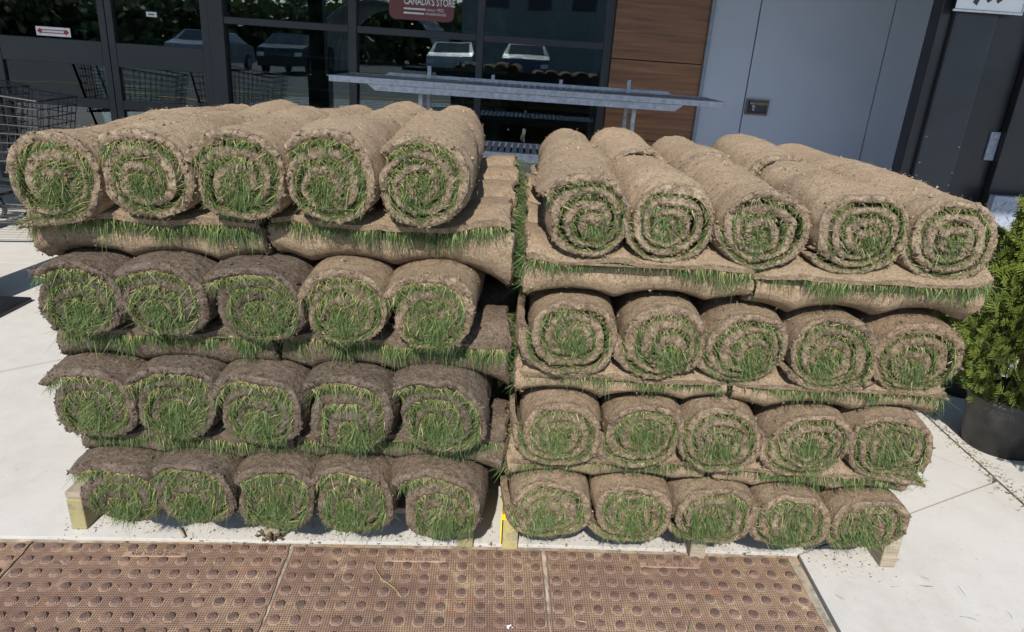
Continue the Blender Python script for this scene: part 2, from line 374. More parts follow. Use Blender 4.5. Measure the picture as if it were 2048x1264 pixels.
U = .0435
prof = [(.0118, 0), (.0112, .0026), (.0098, .0050), (.0080, .0060), (.0071, .0056), (.0045, .0066), (.0001, .0070)]
dome_mesh = MB().lathe(prof, 14).mesh("dome", M_DOME)
plate_spots = [(-1.7045, 1.3135, 3.2, None, "rusty tactile plate cut off by the left edge of the picture"),
               (-1.0951, 1.3476, 3.26, "MADE IN USA 2016", "rusty tactile plate stamped 2016 below the left pallet"),
               (-.4828, 1.3757, 2.58, "MADE IN USA 2015", "rusty tactile plate stamped 2015 below the gap between the pallets"),
               (.1303, 1.4033, 1.29, "MADE IN USA 2015", "rusty tactile plate stamped 2015 below the right pallet, beside pale concrete")]
for k, (px, py, ang, txt, lab) in enumerate(plate_spots):
    a = rad(ang); ox = px-(U/2)*math.cos(a)-(U/2)*math.sin(a); oy = py-(U/2)*math.sin(a)+(U/2)*math.cos(a)
    root = empty("tactile_plate"); root.location = (ox, oy, -.0035); root.rotation_euler = (0, 0, a)
    tag(root, lab, "paving plate", "rusty tactile plates in a row")
    # body with slightly chipped outline
    nn = 40; rs = np.random.default_rng(50+k); W = 14*U-.003
    out = [(W*i/nn, -.002) for i in range(nn)]+[(W, -W*i/nn) for i in range(nn)]+[(W-W*i/nn, -W) for i in range(nn)]+[(.002, -W+W*i/nn) for i in range(nn)]
    out = [(x+rs.normal()*.0011, y+rs.normal()*.0011) for x, y in out]
    MB().prism(list(reversed(out)), -.02, .0048).build("plate_body", M_PLATE, root)
    for j in range(10):
        for i in range(14):
            d = link("dome", dome_mesh, root); d.location = (U/2+i*U, -(U/2+j*U), .0046)
    if txt:
        bar = MB().box(5.25*U, 8.6*U, -U-.0078, -U+.0078, .0040, .0068, .001).build("maker_bar", M_BAR, root)
        t = link("lettering", text_mesh(txt, .0125, .0009, M_DOME), bar)
        t.location = (6.92*U, -U, .0072); t.rotation_euler = (0, 0, math.pi); t.scale = (1.1, 1.1, 1)

# ------------------------------------------------------------------ the store front
WY = 5.7
store = empty("store_building", mat4=BM); tag(store, "store front of black framed glass, wood boards and grey wall panels", "building")
def frame(x0, x1, z0, z1, y0=WY, y1=WY+.10, parent=store, name="mullion", mat=M_FRAME): return MB().box(x0, x1, y0, y1, z0, z1, .004).build(name, mat, parent)
def pane(x0, x1, z0, z1, parent=store, y=WY+.05):
    return MB().box(x0-.004, x1+.004, y, y+.008, z0-.004, z1+.004).build("glass_pane", M_GLASS, parent)
ZB, ZT = -.12, 2.62
# two door leaves
def door(x0, x1, gx0, gx1, lab):
    d = empty("door"); d.parent = store; d["label"] = lab
    frame(x0, gx0, .02, 2.2, WY+.012, WY+.07, d, "stile"); frame(gx1, x1, .02, 2.2, WY+.012, WY+.07, d, "stile")
    for z0, z1 in ((.02, .14), (.515, .585), (.835, 1.013), (2.08, 2.2)): frame(gx0+.001, gx1-.001, z0, z1, WY+.014, WY+.068, d, "rail")
    for z0, z1 in ((.14, .515), (.585, .835), (1.013, 2.08)): pane(gx0, gx1, z0, z1, d, WY+.035)
    return d
door(-4.15, -3.243, -4.09, -3.295, "left glass door leaf with stickers")
door(-3.237, -2.452, -3.185, -2.512, "right glass door leaf with a small white label")
frame(-4.26, -4.156, ZB, ZT); frame(-2.448, -2.335, ZB, ZT); frame(-4.156, -2.448, 2.21, 2.30, name="transom"); pane(-4.15, -2.45, 2.30, 2.58)
frame(-5.6, -5.5, ZB, ZT); pane(-5.5, -4.26, .1, 2.58)
for x0, x1 in ((-1.387, -1.325), (-.412, -.362), (.548, .612)): frame(x0, x1, ZB, ZT)
for x0, x1 in ((-2.335, -1.387), (-1.325, -.412), (-.362, .548)):
    frame(x0+.002, x1-.002, 1.204, 1.255, WY+.003, WY+.097, name="transom"); frame(x0+.002, x1-.002, ZB, .12, WY+.003, WY+.097, name="sill"); frame(x0+.002, x1-.002, 2.3, 2.37, WY+.003, WY+.097, name="transom")
    pane(x0, x1, .12, 1.204); pane(x0, x1, 1.255, 2.30)
frame(-8.5, 4.6, ZT, 2.9, WY-.02, WY+.15, name="fascia"); frame(-8.5, -5.6, ZB, ZT, name="side_panel", mat=M_GREY)
for z0, z1 in ((ZB, .560), (.566, 1.146), (1.152, 1.740), (1.746, ZT)): MB().box(.614, 1.302, WY-.03, WY+.05, z0, z1, .002).build("wood_board", M_LAM, store)
MB().box(1.3035, 1.331, WY-.06, WY+.05, ZB, ZT).build("trim_strip", M_GREYTRIM, store)
MB().box(.62, 4.6, WY+.055, WY+.09, ZB, ZT).build("backing", M_INK_RECESS, store)
for x0, x1 in ((1.3325, 1.6565), (1.6645, 2.6275), (2.6355, 4.6)): MB().box(x0, x1, WY-.045, WY+.05, ZB, ZT, .002).build("wall_panel", M_GREY, store)
# hose box on the wall; a flat dark plate paints in its recess shade
hb = MB().box(1.682, 1.835, WY-.047, WY-.046, .828, .918).build("wall_box", M_INK_RECESS, store)
bxf = simple("bronze_metal", (.14, .11, .09), .4, .6)
for a in ((1.672, 1.845, .918, .930), (1.672, 1.845, .815, .828), (1.672, 1.685, .8285, .9175), (1.832, 1.845, .8285, .9175)):
    MB().box(a[0], a[1], WY-.066, WY-.0455, a[2], a[3], .002).build("box_frame", bxf, hb)
MB().tube((1.722, WY-.05, .885), (1.722, WY-.095, .875), .011, 10).tube((1.722, WY-.085, .878), (1.722, WY-.10, .850), .009, 10).tube((1.700, WY-.07, .897), (1.745, WY-.07, .897), .006, 8).build("tap", M_GALV, hb)
MB().box(1.70, 1.835, WY-.064, WY-.058, .888, .912).build("box_flap", bxf, hb)
# the room behind the glass
MB().box(-8.5, .6, WY+.3, 13, -.14, -.10).build("interior_floor", M_INTERIOR, store)
MB().box(-8.5, .6, 12.9, 13, -.1, 2.8).build("interior_wall", M_INTERIOR, store)
MB().box(.5, .6, WY+.2, 12.9, -.1, 2.8).build("interior_wall", M_INTERIOR, store)
MB().box(-8.5, -8.4, WY+.2, 12.9, -.1, 2.8).build("interior_wall", M_INTERIOR, store)
MB().box(-8.5, .6, WY+.2, 13, 2.8, 2.9).build("interior_ceiling", M_INTERIOR, store)
for sx, sy, w in ((-5.2, 9.0, 1.6), (-2.6, 9.6, 1.8), (-.7, 8.4, .9)):
    sh = empty("store_shelf", mat4=BM); tag(sh, {-5.2: "dim store shelf far behind the glass doors", -2.6: "dim store shelf behind the middle of the windows", -.7: "dim store shelf behind the right window pane"}[sx], "shelf", "dim shelves inside the store")
    MB().box(sx-w/2, sx+w/2, sy+.36, sy+.40, -.1, 1.7).build("back_panel", M_INTERIOR, sh)
    for z in (.1, .5, .9, 1.3): MB().box(sx-w/2, sx+w/2, sy, sy+.36, z, z+.03).build("board", M_GALV, sh); MB().box(sx-w/2+.05, sx+w/2-.05, sy+.05, sy+.33, z+.031, z+.26).build("goods", M_SHELF, sh)

# posters and stickers behind the glass
def rrect(x0, x1, z0, z1, r, n=6):
    pts = []
    for cx, cz, a0 in ((x1-r, z1-r, 0), (x0+r, z1-r, 90), (x0+r, z0+r, 180), (x1-r, z0+r, 270)):
        pts += [(cx+r*math.cos(rad(a0+90*i/n)), cz+r*math.sin(rad(a0+90*i/n))) for i in range(n+1)]
    return pts
def sheet(mb, pts, y0, y1):
    n = len(pts); mb.add([(x, y0, z) for x, z in pts]+[(x, y1, z) for x, z in pts], [tuple(range(n)), tuple(reversed(range(n, 2*n)))]+[(i, n+i, n+(i+1) % n, (i+1) % n) for i in range(n)]); return mb
def flat_text(body, size, x, y, z, mat, parent, align='LEFT', ext=.0004, bold=0.0, sx=1.0):
    t = link("lettering", text_mesh(body, size, ext, mat, align, sx, bold), parent); t.location = (x, y, z); t.rotation_euler = (math.pi/2, 0, 0); return t
GY = WY+.046
po = empty("window_poster", mat4=BM); tag(po, "red rounded poster with white lettering in the middle window", "poster")
sheet(MB(), rrect(-1.085, -.595, 1.322, 1.72, .05), GY-.002, GY).build("poster_card", M_POSTER, po)
flat_text("CANADA'S STORE", .072, -.975, GY-.0032, 1.452, M_PALE, po, bold=.0012, sx=.66)
flat_text("since 1922", .030, -.80, GY-.0032, 1.400, M_PALE, po)
flat_text("WAREHOUSE", .026, -.81, GY-.0032, 1.370, M_PALE, po)
for z, a, b in ((1.400, -.975, -.81), (1.370, -.975, -.82)): MB().box(a, b, GY-.0035, GY-.0022, z-.006, z+.006).build("print_line", M_PALE, po)
DY = WY+.033
st = empty("arrow_sticker", mat4=BM); tag(st, "white sticker with red double arrow on the left glass door", "sticker")
MB().box(-3.80, -3.535, DY-.002, DY-.0003, 1.028, 1.093).build("sticker_card", M_WHITE, st)
sheet(MB(), [(-3.793, 1.061), (-3.765, 1.037), (-3.765, 1.047), (-3.572, 1.047), (-3.572, 1.037), (-3.544, 1.061), (-3.572, 1.085), (-3.572, 1.075), (-3.765, 1.075), (-3.765, 1.085)], DY-.0032, DY-.0021).build("arrow_print", M_RED, st)
MB().box(-3.752, -3.585, DY-.0042, DY-.0033, 1.054, 1.068).build("print_line", M_PALE, st)
DY = WY+.048
pb = empty("blue_poster", mat4=BM); tag(pb, "blue notice stuck inside the left glass door at the picture's corner", "poster")
MB().box(-4.02, -3.862, DY-.002, DY-.0003, 1.187, 1.48).build("poster_card", M_BLUE, pb)
MB().box(-3.99, -3.90, DY-.0032, DY-.0021, 1.222, 1.232).build("print_line", M_PALE, pb)
pr = empty("red_notice", mat4=BM); tag(pr, "dull red notice at the top of the left glass door", "poster"); MB().box(-3.812, -3.505, DY-.002, DY-.0003, 1.255, 1.5).build("poster_card", M_RED, pr)
DY = WY+.033
lb = empty("door_label", mat4=BM); tag(lb, "small white label on the right glass door leaf", "sticker"); MB().box(-2.932, -2.852, DY-.002, DY-.0003, 1.215, 1.25).build("label_card", M_PALE, lb)
MB().box(-2.915, -2.87, DY-.003, DY-.0021, 1.228, 1.237).build("print_line", M_INK_RECESS, lb)

# canopy over the entrance and its columns
can = empty("entrance_canopy"); tag(can, "flat metal canopy over the store entrance, above the picture", "canopy")
MB().box(-8.5, 5.0, 1.75, 5.66, 2.72, 2.95, .01).build("roof_slab", M_CANOPY, can)
MB().box(-8.52, 5.02, 1.70, 1.745, 2.66, 3.0, .005).build("fascia", M_BLACK, can)
cl = empty("canopy_column"); tag(cl, "black column foot at the left edge, casting a shadow on the concrete", "column")
MB().box(-2.54, -2.165, 2.66, 2.96, 0, .022, .01).build("base_plate", M_BLACK, cl)
MB().box(-2.56, -2.32, 2.72, 2.94, .02, .8, .012).build("column_sleeve", M_BLACK, cl)
MB().box(-2.525, -2.355, 2.755, 2.905, .8, 2.70, .01).build("column_shaft", M_BLACK, cl)
cr = empty("black_pillar", mat4=BM); tag(cr, "black sheet metal pillar beside the grey wall at the right", "column")
MB().box(2.425, 2.985, 4.62, 4.74, -.1, 2.66, .006).build("pillar_core", M_BLACK, cr)
MB().box(2.988, 3.7, 4.56, 4.74, -.1, 2.66, .006).build("side_panel", M_BLACK, cr)
MB().box(2.495, 2.752, 4.585, 4.625, -.1, 2.66, .016).build("pilaster", M_BLACKSHEEN, cr)
for z in (.58, .66, .82): MB().tube((2.515, 4.582, z), (2.515, 4.588, z), .004, 8).build("rivet", M_GALV, cr); MB().tube((2.735, 4.582, z-.05), (2.735, 4.588, z-.05), .004, 8).build("rivet", M_GALV, cr)
br = MB().box(2.925, 2.984, 4.606, 4.619, .70, .875, .003).build("bracket", M_GREYTRIM, cr)
for z in (.735, .85): MB().tube((2.95, 4.598, z), (2.95, 4.607, z), .008, 8).build("bolt", M_GALV, br)
kp = MB().box(2.955, 3.72, 4.44, 4.495, -.1, .505, .003).build("kick_plate", M_GREYTRIM, cr)
lug = MB(); rs = random.Random(3)
for i in range(16):
    for j in range(13):
        x, z = 2.975+i*.046, -.06+j*.043; s = 1 if (i+j) % 2 else -1
        lug.tube((x, 4.438, z-.011*s), (x+.020, 4.438, z+.011*s), .0045, 5)
tag(lug.build("tread_lugs", M_GALV, kp), kind="stuff")
ps = empty("price_sign", mat4=BM); tag(ps, "white price card reading 7 99 on the black pillar", "sign")
sheet(MB(), rrect(2.462, 2.848, 1.555, 1.86, .004, 2), 4.545, 4.548).build("card", M_WHITE, ps)
slv = simple("clear_sleeve", (.55, .57, .62), .15, 0, .6)
MB().box(2.452, 2.858, 4.540, 4.552, 1.540, 1.553, .002).build("sleeve_edge", slv, ps); MB().box(2.850, 2.858, 4.540, 4.552, 1.5535, 1.86, .002).build("sleeve_edge", slv, ps)
for x in (2.50, 2.81): MB().tube((x, 4.55, 1.845), (x, 4.59, 1.845), .006, 8).build("hook", M_GALV, ps)
flat_text("7", .25, 2.545, 4.5435, 1.664, M_INK_RECESS, ps, bold=.008, sx=.72); flat_text("99", .115, 2.62, 4.5435, 1.636, M_INK_RECESS, ps, bold=.005)

# galvanised display bench behind the stacks
be = empty("display_bench", mat4=BM); tag(be, "long galvanised two-tier display bench standing before the windows", "bench")
slat = MB().box(-.0135, .0135, -.235, .235, -.004, .004).mesh("slat", M_GALV)
for zt, nm in ((.955, "bench_top"), (.585, "lower_shelf")):
    tp = empty(nm); tp.parent = be
    if zt > .9: MB().add([(-1.15, 4.25, zt-.034), (1.155, 4.25, zt-.030), (1.155, 4.25, zt), (-1.15, 4.25, zt), (-1.15, 4.28, zt-.034), (1.155, 4.28, zt-.030), (1.155, 4.28, zt), (-1.15, 4.28, zt)], [(0, 1, 2, 3), (7, 6, 5, 4), (3, 2, 6, 7), (1, 0, 4, 5), (0, 3, 7, 4), (2, 1, 5, 6)]).build("front_rail", M_GALV, tp)
    else: MB().box(-1.15, 1.155, 4.25, 4.28, zt-.05, zt, .002).build("front_rail", M_GALV, tp)
    MB().box(-1.15, 1.155, 4.75, 4.78, zt-.03, zt, .002).build("back_rail", M_GALV, tp)
    for x in (-1.15, 1.13): MB().box(x, x+.025, 4.2805, 4.7495, zt-.03, zt-.001, .002).build("end_rail", M_GALV, tp)
    for i in range(56):
        s = link("slat", slat, tp); s.location = (-1.11+i*.0405, 4.515, zt-.006)
sheet(MB(), [(-.93, .920), (-.885, .885), (.86, .885), (.905, .922)], 4.262, 4.274).build("brace", M_GALV, be)
sheet(MB(), [(-.95, .944), (-.90, .972), (.90, .972), (.95, .944)], 4.782, 4.79).build("back_lip", M_GALV, be)
for x in (-.63, .635):
    for y in (4.34, 4.70): MB().box(x-.012, x+.012, y-.012, y+.012, -.1, 1.03 if y > 4.5 else .93, .002).build("leg", M_GALV, be)
for x in (-.23, .21): MB().box(x-.01, x+.01, 4.79, 4.80, .955, 1.0).build("lip_tab", M_GALV, be)
# ------------------------------------------------------------------ pallets
def pallet(name_lab, xs, x0, x1, mats):
    p = empty("wooden_pallet", ((x0+x1)/2, 1.42, 0)); tag(p, name_lab, "pallet", "pallets under the sod stacks")
    cx = (x0+x1)/2
    for i, x in enumerate(xs): MB().box(x-.019-cx, x+.019-cx, 0, 1.02, 0, .0885, .004).build("stringer", mats[i], p)
    for i in range(6):
        y = .0+i*.186; MB().box(x0-cx, x1-cx, y+.002, y+.09, .0905, .106, .003).build("deck_board", mats[3] if i == 0 else M_PALLET, p)
    return p
pl = pallet("weathered wooden pallet with yellowish ends under the left stack", (-1.041, -.566, -.089), -1.062, -.068, (M_PALLET_G, M_PALLET, M_PALLET_G, M_PALLET))
prt = pallet("wooden pallet with a bright yellow painted corner under the right stack", (.021, .484, .954), 0.0, .975, (M_PALLET_Y, M_PALLET, M_PALLET, M_PALLET))
MB().box(-.4895, -.30, -.004, .0015, .0900, .1065, .001).build("paint_patch", M_YPAINT, prt)
MB().box(-.4905, -.4880, -.003, .5, .02, .1065, .0005).build("paint_patch", M_YPAINT, prt)

# ------------------------------------------------------------------ sod rolls
DOWN = np.array([0, 0, -1.0])
def blades(P, D, L, W, rs, droop, dead, dark=1.0, base_straw=.35):
    """P roots, D unit directions, L lengths, W widths -> verts, quads, colours (n blades x 8 verts)"""
    n = len(P); t = np.array([0, .36, .70, 1.0]); wv = np.array([.8, 1.0, .72, .12])
    rand = rs.normal(size=(n, 3)); side = np.cross(D, rand); side /= np.linalg.norm(side, axis=1)[:, None]+1e-9
    isd = (rs.random(n) < dead)[:, None]; L = L*np.where(isd[:, 0], .62, 1.0)
    curl = rs.normal(size=(n, 3))*.30
    pts = P[:, None]+D[:, None]*(L[:, None, None]*t[None, :, None])+(curl+DOWN*droop[:, None])[:, None]*(L[:, None, None]*(t**2)[None, :, None])
    w = (W[:, None]*wv[None])[..., None]*side[:, None]*.5
    V = np.stack([pts-w, pts+w], 2).reshape(n*8, 3)
    q = np.array([[0, 1, 3, 2], [2, 3, 5, 4], [4, 5, 7, 6]])
    Q = (np.arange(n)[:, None, None]*8+q[None]).reshape(-1, 4)
    g = rs.random(n)[:, None]; h = rs.random(n)[:, None]
    green = (np.array([.030, .068, .020])*(1-g)+np.array([.150, .222, .080])*g)*(.70+.6*h)
    tip = green*np.array([1.25, 1.18, 1.1]); straw = np.array([.50, .395, .245])*(.6+.5*h); yel = np.array([.29, .28, .085])*(.7+.5*g)
    bs = (rs.random(n) < base_straw)[:, None]
    c0 = np.where(isd, straw, np.where(bs, straw*.95, yel*.6+green*.4)); c1 = np.where(isd, straw, np.where(bs, yel*.75+green*.25, green)); c2 = np.where(isd, straw*1.05, green); c3 = np.where(isd, straw*1.1, tip)
    C = np.stack([c0, c0, c1, c1, c2, c2, c3, c3], 1).reshape(n*8, 3)*dark
    return V, Q, C
def blade_mesh(name, V, Q, C, mat=None):
    me = big_mesh(name, V, Q); a = me.attributes.new("blade", 'FLOAT_COLOR', 'POINT')
    a.data.foreach_set("color", np.concatenate([C, np.ones((len(C), 1))], 1).astype(np.float32).ravel())
    me.materials.append(mat or M_GRASS); return me

OCT_V = np.array([[1, 0, 0], [-1, 0, 0], [0, 1, 0], [0, -1, 0], [0, 0, 1], [0, 0, -1]], float)
OCT_T = np.array([[0, 2, 4], [2, 1, 4], [1, 3, 4], [3, 0, 4], [2, 0, 5], [1, 2, 5], [3, 1, 5], [0, 3, 5]])
def crumbs(P, r, rs):
    n = len(P); V = (OCT_V[None]*(1+.45*rs.normal(size=(n, 6, 1)))*r[:, None, None]*rs.uniform(.6, 1.3, (n, 1, 3))+P[:, None]).reshape(-1, 3)
    T = (np.arange(n)[:, None, None]*6+OCT_T[None]).reshape(-1, 3); return V, T

def sod_roll(seed, wa, ht, hb, length, cross=False, turns=3.2, frac=.62, start=200., dirn=1, tail=0.0, ctr=(0, 0), fine=True,
             n_face=900, blade_len=.034, n_back=0, n_lip=0, dead=.14, exp=.80, wave=None, n_crumb=900, lip_len=.034, straw=.35, n_fib=0, tint=1.0, fat=0.0, crumbly=0.0, shear=0.0):
    """one rolled strip of turf: section in (a,b), axis s; returns (soil mesh, grass mesh)"""
    rs = np.random.default_rng(seed); per = 78 if fine else 30
    uin = .10; pitch = (1-uin)/turns; nphi = int(turns*per)+1
    phi = np.linspace(0, 2*math.pi*turns, nphi); th = rad(start)+dirn*phi
    c, s = np.cos(th), np.sin(th)
    S = np.stack([np.sign(c)*np.abs(c)**exp*wa, np.where(s > 0, np.abs(s)**exp*ht, -np.abs(s)**exp*hb)], 1)
    u = 1+pitch*.30-pitch*phi/(2*math.pi)
    wob = .034*vnoise(np.stack([np.cos(th)*1.5, np.sin(th)*1.5, phi*.30], 1), 1.3, seed)+.014*vnoise(np.stack([np.cos(th)*4, np.sin(th)*4, phi*.6], 1), 1.3, seed+8)
    uo = u+wob*(1-.4*u); ui = uo-frac*pitch*(1+.34*vnoise(np.stack([phi, phi*0, phi*0], 1), 1.1, seed+5))
    ctr = np.array(ctr); O = uo[:, None]*S+(1-uo)[:, None]*ctr; I = np.maximum(ui, .02)[:, None]*S+(1-ui)[:, None]*ctr
    k_tail = 0
    if tail > 0:
        d = O[0]-O[2]; d /= np.linalg.norm(d); m = max(3, int(tail/.008)); k_tail = m
        tt = np.linspace(tail, tail/m, m)
        dz = -.16*(tt/tail)**2*tail if cross else .0*tt
        ext = d[None]*tt[:, None]+np.stack([0*tt, dz], 1)
        th_in = (I[0]-O[0]); sc_t = (.55+.45*(1-(tt/tail)**3))[:, None]
        if cross: th_in = th_in/np.linalg.norm(th_in)*.017; sc_t = (.70+.30*(1-(tt/tail)**4))[:, None]
        O = np.concatenate([O[0]+ext, O]); I = np.concatenate([O[:m]+th_in[None]*sc_t, I])
    K = len(O); K1 = min(K-1, k_tail+int(per*1.15))
    if fine: sf = np.concatenate([[0, .003, .007, .012, .020, .030], np.arange(.042, length-.035, .011), length-np.array([.03, .02, .012, .006, 0])]); scs = np.array([0, .003, .008, .02, .06, length-.06, length-.02, length-.006, length])
    else: sf = np.linspace(0, length, 14); scs = np.array([0, .02, length-.02, length])
    V = []; Q = []; cap = []; nv = 0
    def to3(ab, sv): return np.stack([sv, ab[:, 0], ab[:, 1]], 1) if cross else np.stack([ab[:, 0], sv, ab[:, 1]], 1)
    def grid(A, sv, capv, flip):
        nonlocal nv
        n, m = len(A), len(sv)
        P = to3(np.repeat(A, m, 0), np.tile(sv, n)); i, j = np.meshgrid(np.arange(n-1), np.arange(m-1), indexing='ij')
        q = np.stack([i*m+j, i*m+j+1, (i+1)*m+j+1, (i+1)*m+j], -1).reshape(-1, 4)
        if flip: q = q[:, ::-1]
        V.append(P); Q.append(q+nv); cap.append(np.full(len(P), capv)); nv += len(P)
    def ends(sv, capv, flip, m=5):
        nonlocal nv
        f = np.linspace(0, 1, m); A = (O[:, None]*(1-f)[None, :, None]+I[:, None]*f[None, :, None]).reshape(-1, 2)
        P = to3(A, np.full(len(A), sv)); i, j = np.meshgrid(np.arange(K-1), np.arange(m-1), indexing='ij')
        q = np.stack([i*m+j, i*m+j+1, (i+1)*m+j+1, (i+1)*m+j], -1).reshape(-1, 4)
        if flip: q = q[:, ::-1]
        bul = np.tile(np.sin(np.pi*f), K)*(.004 if fine else 0)
        P[:, 0 if cross else 1] += -bul if sv < .01 else bul
        V.append(P); Q.append(q+nv); cap.append(np.full(len(P), capv)); nv += len(P); return P
    fl = (dirn > 0) ^ cross
    grid(O[:K1+1], sf, 0., not fl); grid(O[K1:], scs, .6, not fl); grid(I, scs, .8, fl)
    ends(0., 1., fl); ends(length, 1., not fl)
    # the cut end of the strip
    f = np.linspace(0, 1, 4); grid(O[:1]*(1-f)[:, None]+I[:1]*f[:, None], sf, .6, fl)
    V = np.concatenate(V); Q = np.concatenate(Q); cap = np.concatenate(cap)
    ax = 0 if cross else 1; s_raw = V[:, ax].copy(); is_out = cap == 0.
    cap = np.where(is_out, crumbly, cap)
    if not cross: cap = np.where(is_out, crumbly+(1-crumbly)* np.clip(.75-np.minimum(s_raw, length-s_raw)/.014, 0, 1)*.9, cap)
    tele_seed = seed+77
    def warp(P):
        P = P.copy(); sv = P[:, ax].copy(); ab = P[:, [1, 2]] if cross else P[:, [0, 2]]
        rn = np.hypot(ab[:, 0]/wa, ab[:, 1]/((ht+hb)/2))
        tele = .010*vnoise(np.stack([ab[:, 0], ab[:, 1], 0*sv], 1), 26, tele_seed)-.012*(1-np.clip(rn, 0, 1))*np.sin(seed*1.7)
        if shear: P[:, 0] += shear*P[:, 2]; P[:, 2] += .35*shear*P[:, 0]*(P[:, 2] > -.3*hb)
        if fat > 0: P[:, 0] *= 1+fat*np.clip(np.minimum(sv, length-sv)/.05, 0, 1); P[:, 2] *= 1+.25*fat*np.clip(sv/.06, 0, 1)
        P[:, ax] += tele*np.exp(-sv/.03)-tele*np.exp(-(length-sv)/.03)
        if fine:
            Q0 = P+seed*.37
            d = vec_noise(Q0, 9, seed)*.0045+vec_noise(Q0, 34, seed+1)*.0016+(vec_noise(Q0, 115, seed+2)*.0018+vec_noise(Q0, 260, seed+3)*.0011)*(.4+.6*np.exp(-np.minimum(sv, length-sv)/.018))[:, None]
        else: d = vec_noise(P+seed*.37, 12, seed)*.005
        bend = .012*np.sin(seed*2.1)*np.clip(sv/length, 0, 1)**2*(0 if cross else 1); P[:, 0] += bend; P[:, 2] += (0 if cross else 1)*.006*np.sin(seed*3.3+sv*9)*np.clip(sv/.1, 0, 1)
        P = P+d
        if cross and tail > .05:
            w_ = np.clip((-ab[:, 0]-.35*wa)/(.6*wa), 0, 1)*(ab[:, 1] > .35*ht)
            P[:, 1] += w_*(.010*vnoise(np.stack([sv, 0*sv, 0*sv], 1), 16, seed+31)+.004*vnoise(np.stack([sv, 0*sv, 0*sv], 1), 60, seed+32)+.004)
            ed = np.minimum(sv, length-sv); cor = np.clip(1-ed/.05, 0, 1)**2
            P[:, 1] += w_*cor*.022; P[:, 2] -= w_*cor*.010
            P[:, 2] += w_*(.006*vnoise(np.stack([sv, 0*sv, 0*sv], 1), 14, seed+33)-.004)
        if wave is not None: P[:, 2] += wave(P)
        return P
    V = warp(V)
    T = None
    if fine and n_crumb:
        ci = np.where(cap == 1.)[0]; ci = ci[rs.integers(0, len(ci), n_crumb)]; si = np.where(is_out)[0]; si = si[rs.integers(0, len(si), n_crumb//3)]
        ii = np.concatenate([ci, si]); cv, ct = crumbs(V[ii]+rs.normal(size=(len(ii), 3))*.0015, rs.gamma(2.6, .00062, len(ii))+.0006, rs)
        T = ct+len(V); V = np.concatenate([V, cv]); cap = np.concatenate([cap, np.repeat(cap[ii], 6)])
    me = big_mesh("sod_sheet", V, Q, T, smooth=True); a = me.attributes.new("cap", 'FLOAT', 'POINT'); a.data.foreach_set("value", cap.astype(np.float32)); me.materials.append(M_SOIL)
    # grass
    GV, GQ, GC = [], [], []; gn = 0
    def put(P, D, L, W, droop, dd, bs):
        nonlocal gn
        D = D/(np.linalg.norm(D, axis=1)[:, None]+1e-9)
        v, q, cc = blades(warp(P), D, L, W, rs, droop, dd, 1.0, bs); GV.append(v); GQ.append(q+gn); GC.append(cc); gn += len(v)
    arc = np.concatenate([[0], np.cumsum(np.linalg.norm(np.diff(I, axis=0), axis=1)+.0012)])
    def at(nb):
        x = np.sort(rs.random(nb))*arc[-1]; k = np.clip(np.searchsorted(arc, x), 1, K-1); f = ((x-arc[k-1])/(arc[k]-arc[k-1]+1e-9))[:, None]
        return I[k-1]*(1-f)+I[k]*f, (I[k]-O[k])/(np.linalg.norm(I[k]-O[k], axis=1)[:, None]+1e-9), (I[k]-I[k-1])/(np.linalg.norm(I[k]-I[k-1], axis=1)[:, None]+1e-9)
    for cnt, s0, sg in ((n_face, 0.0, 1), (n_back, length, -1)):
        if not cnt: continue
        # patchy growth: drop the blades where the turf is thin
        nb = int(cnt*1.35); p2, nr, tg = at(nb); keep = vnoise(np.stack([p2[:, 0], p2[:, 1], 0*p2[:, 0]], 1), 45, seed+9) > rs.uniform(-1.1, .35, nb)
        p2, nr, tg = p2[keep], nr[keep], tg[keep]; nb = len(p2)
        sv = s0+sg*(rs.random(nb)**1.3*.020)
        sd = np.zeros(nb)
        z0 = np.zeros(nb); D3 = to3(nr*rs.uniform(.15, .85, nb)[:, None]+tg*rs.normal(.30, .85, nb)[:, None], z0)
        outv = np.zeros((nb, 3)); outv[:, ax] = -sg*rs.uniform(.35, .95, nb)
        D3 = D3+outv+DOWN*rs.uniform(-.25, .35, nb)[:, None]+rs.normal(size=(nb, 3))*.10
        put(to3(p2, sv), D3, blade_len*rs.uniform(.45, 1.25, nb), rs.uniform(.0008, .0016, nb), rs.uniform(.0, .6, nb), dead, straw)
    if n_face > 300 and not cross:            # the tuft in the eye of the spiral
        nb = n_face//6; a_ = rs.uniform(0, 2*math.pi, nb); r_ = rs.random(nb)**.5*.26; p2 = np.stack([np.cos(a_)*r_*wa+ctr[0], np.sin(a_)*r_*ht+ctr[1]], 1)
        D3 = np.zeros((nb, 3)); D3[:, 1] = -rs.uniform(.2, .8, nb); D3[:, 2] = rs.normal(-.25, .5, nb); D3[:, 0] = rs.normal(0, .5, nb)
        put(to3(p2, rs.random(nb)*.01), D3, blade_len*rs.uniform(.5, 1.15, nb), rs.uniform(.0009, .0018, nb), rs.uniform(.2, .9, nb), dead, straw)
    if n_lip:
        m = max(k_tail, 4); nb = n_lip; kf = rs.random(nb)**1.6*min(m-1, 2.5); k = kf.astype(int); f = (kf-k)[:, None]
        p2 = I[k]*(1-f)+I[k+1]*f; sv = rs.uniform(.004, length-.004, nb)
        nr = (I[k]-O[k]); nr /= np.linalg.norm(nr, axis=1)[:, None]; dt = O[0]-O[3]; dt = np.repeat((dt/np.linalg.norm(dt))[None], nb, 0)
        kp = vnoise(np.stack([sv, 0*sv, 0*sv], 1), 17, seed+41)+.4*vnoise(np.stack([sv, 0*sv, 0*sv], 1), 60, seed+42) > rs.uniform(-1.25, .45, nb)
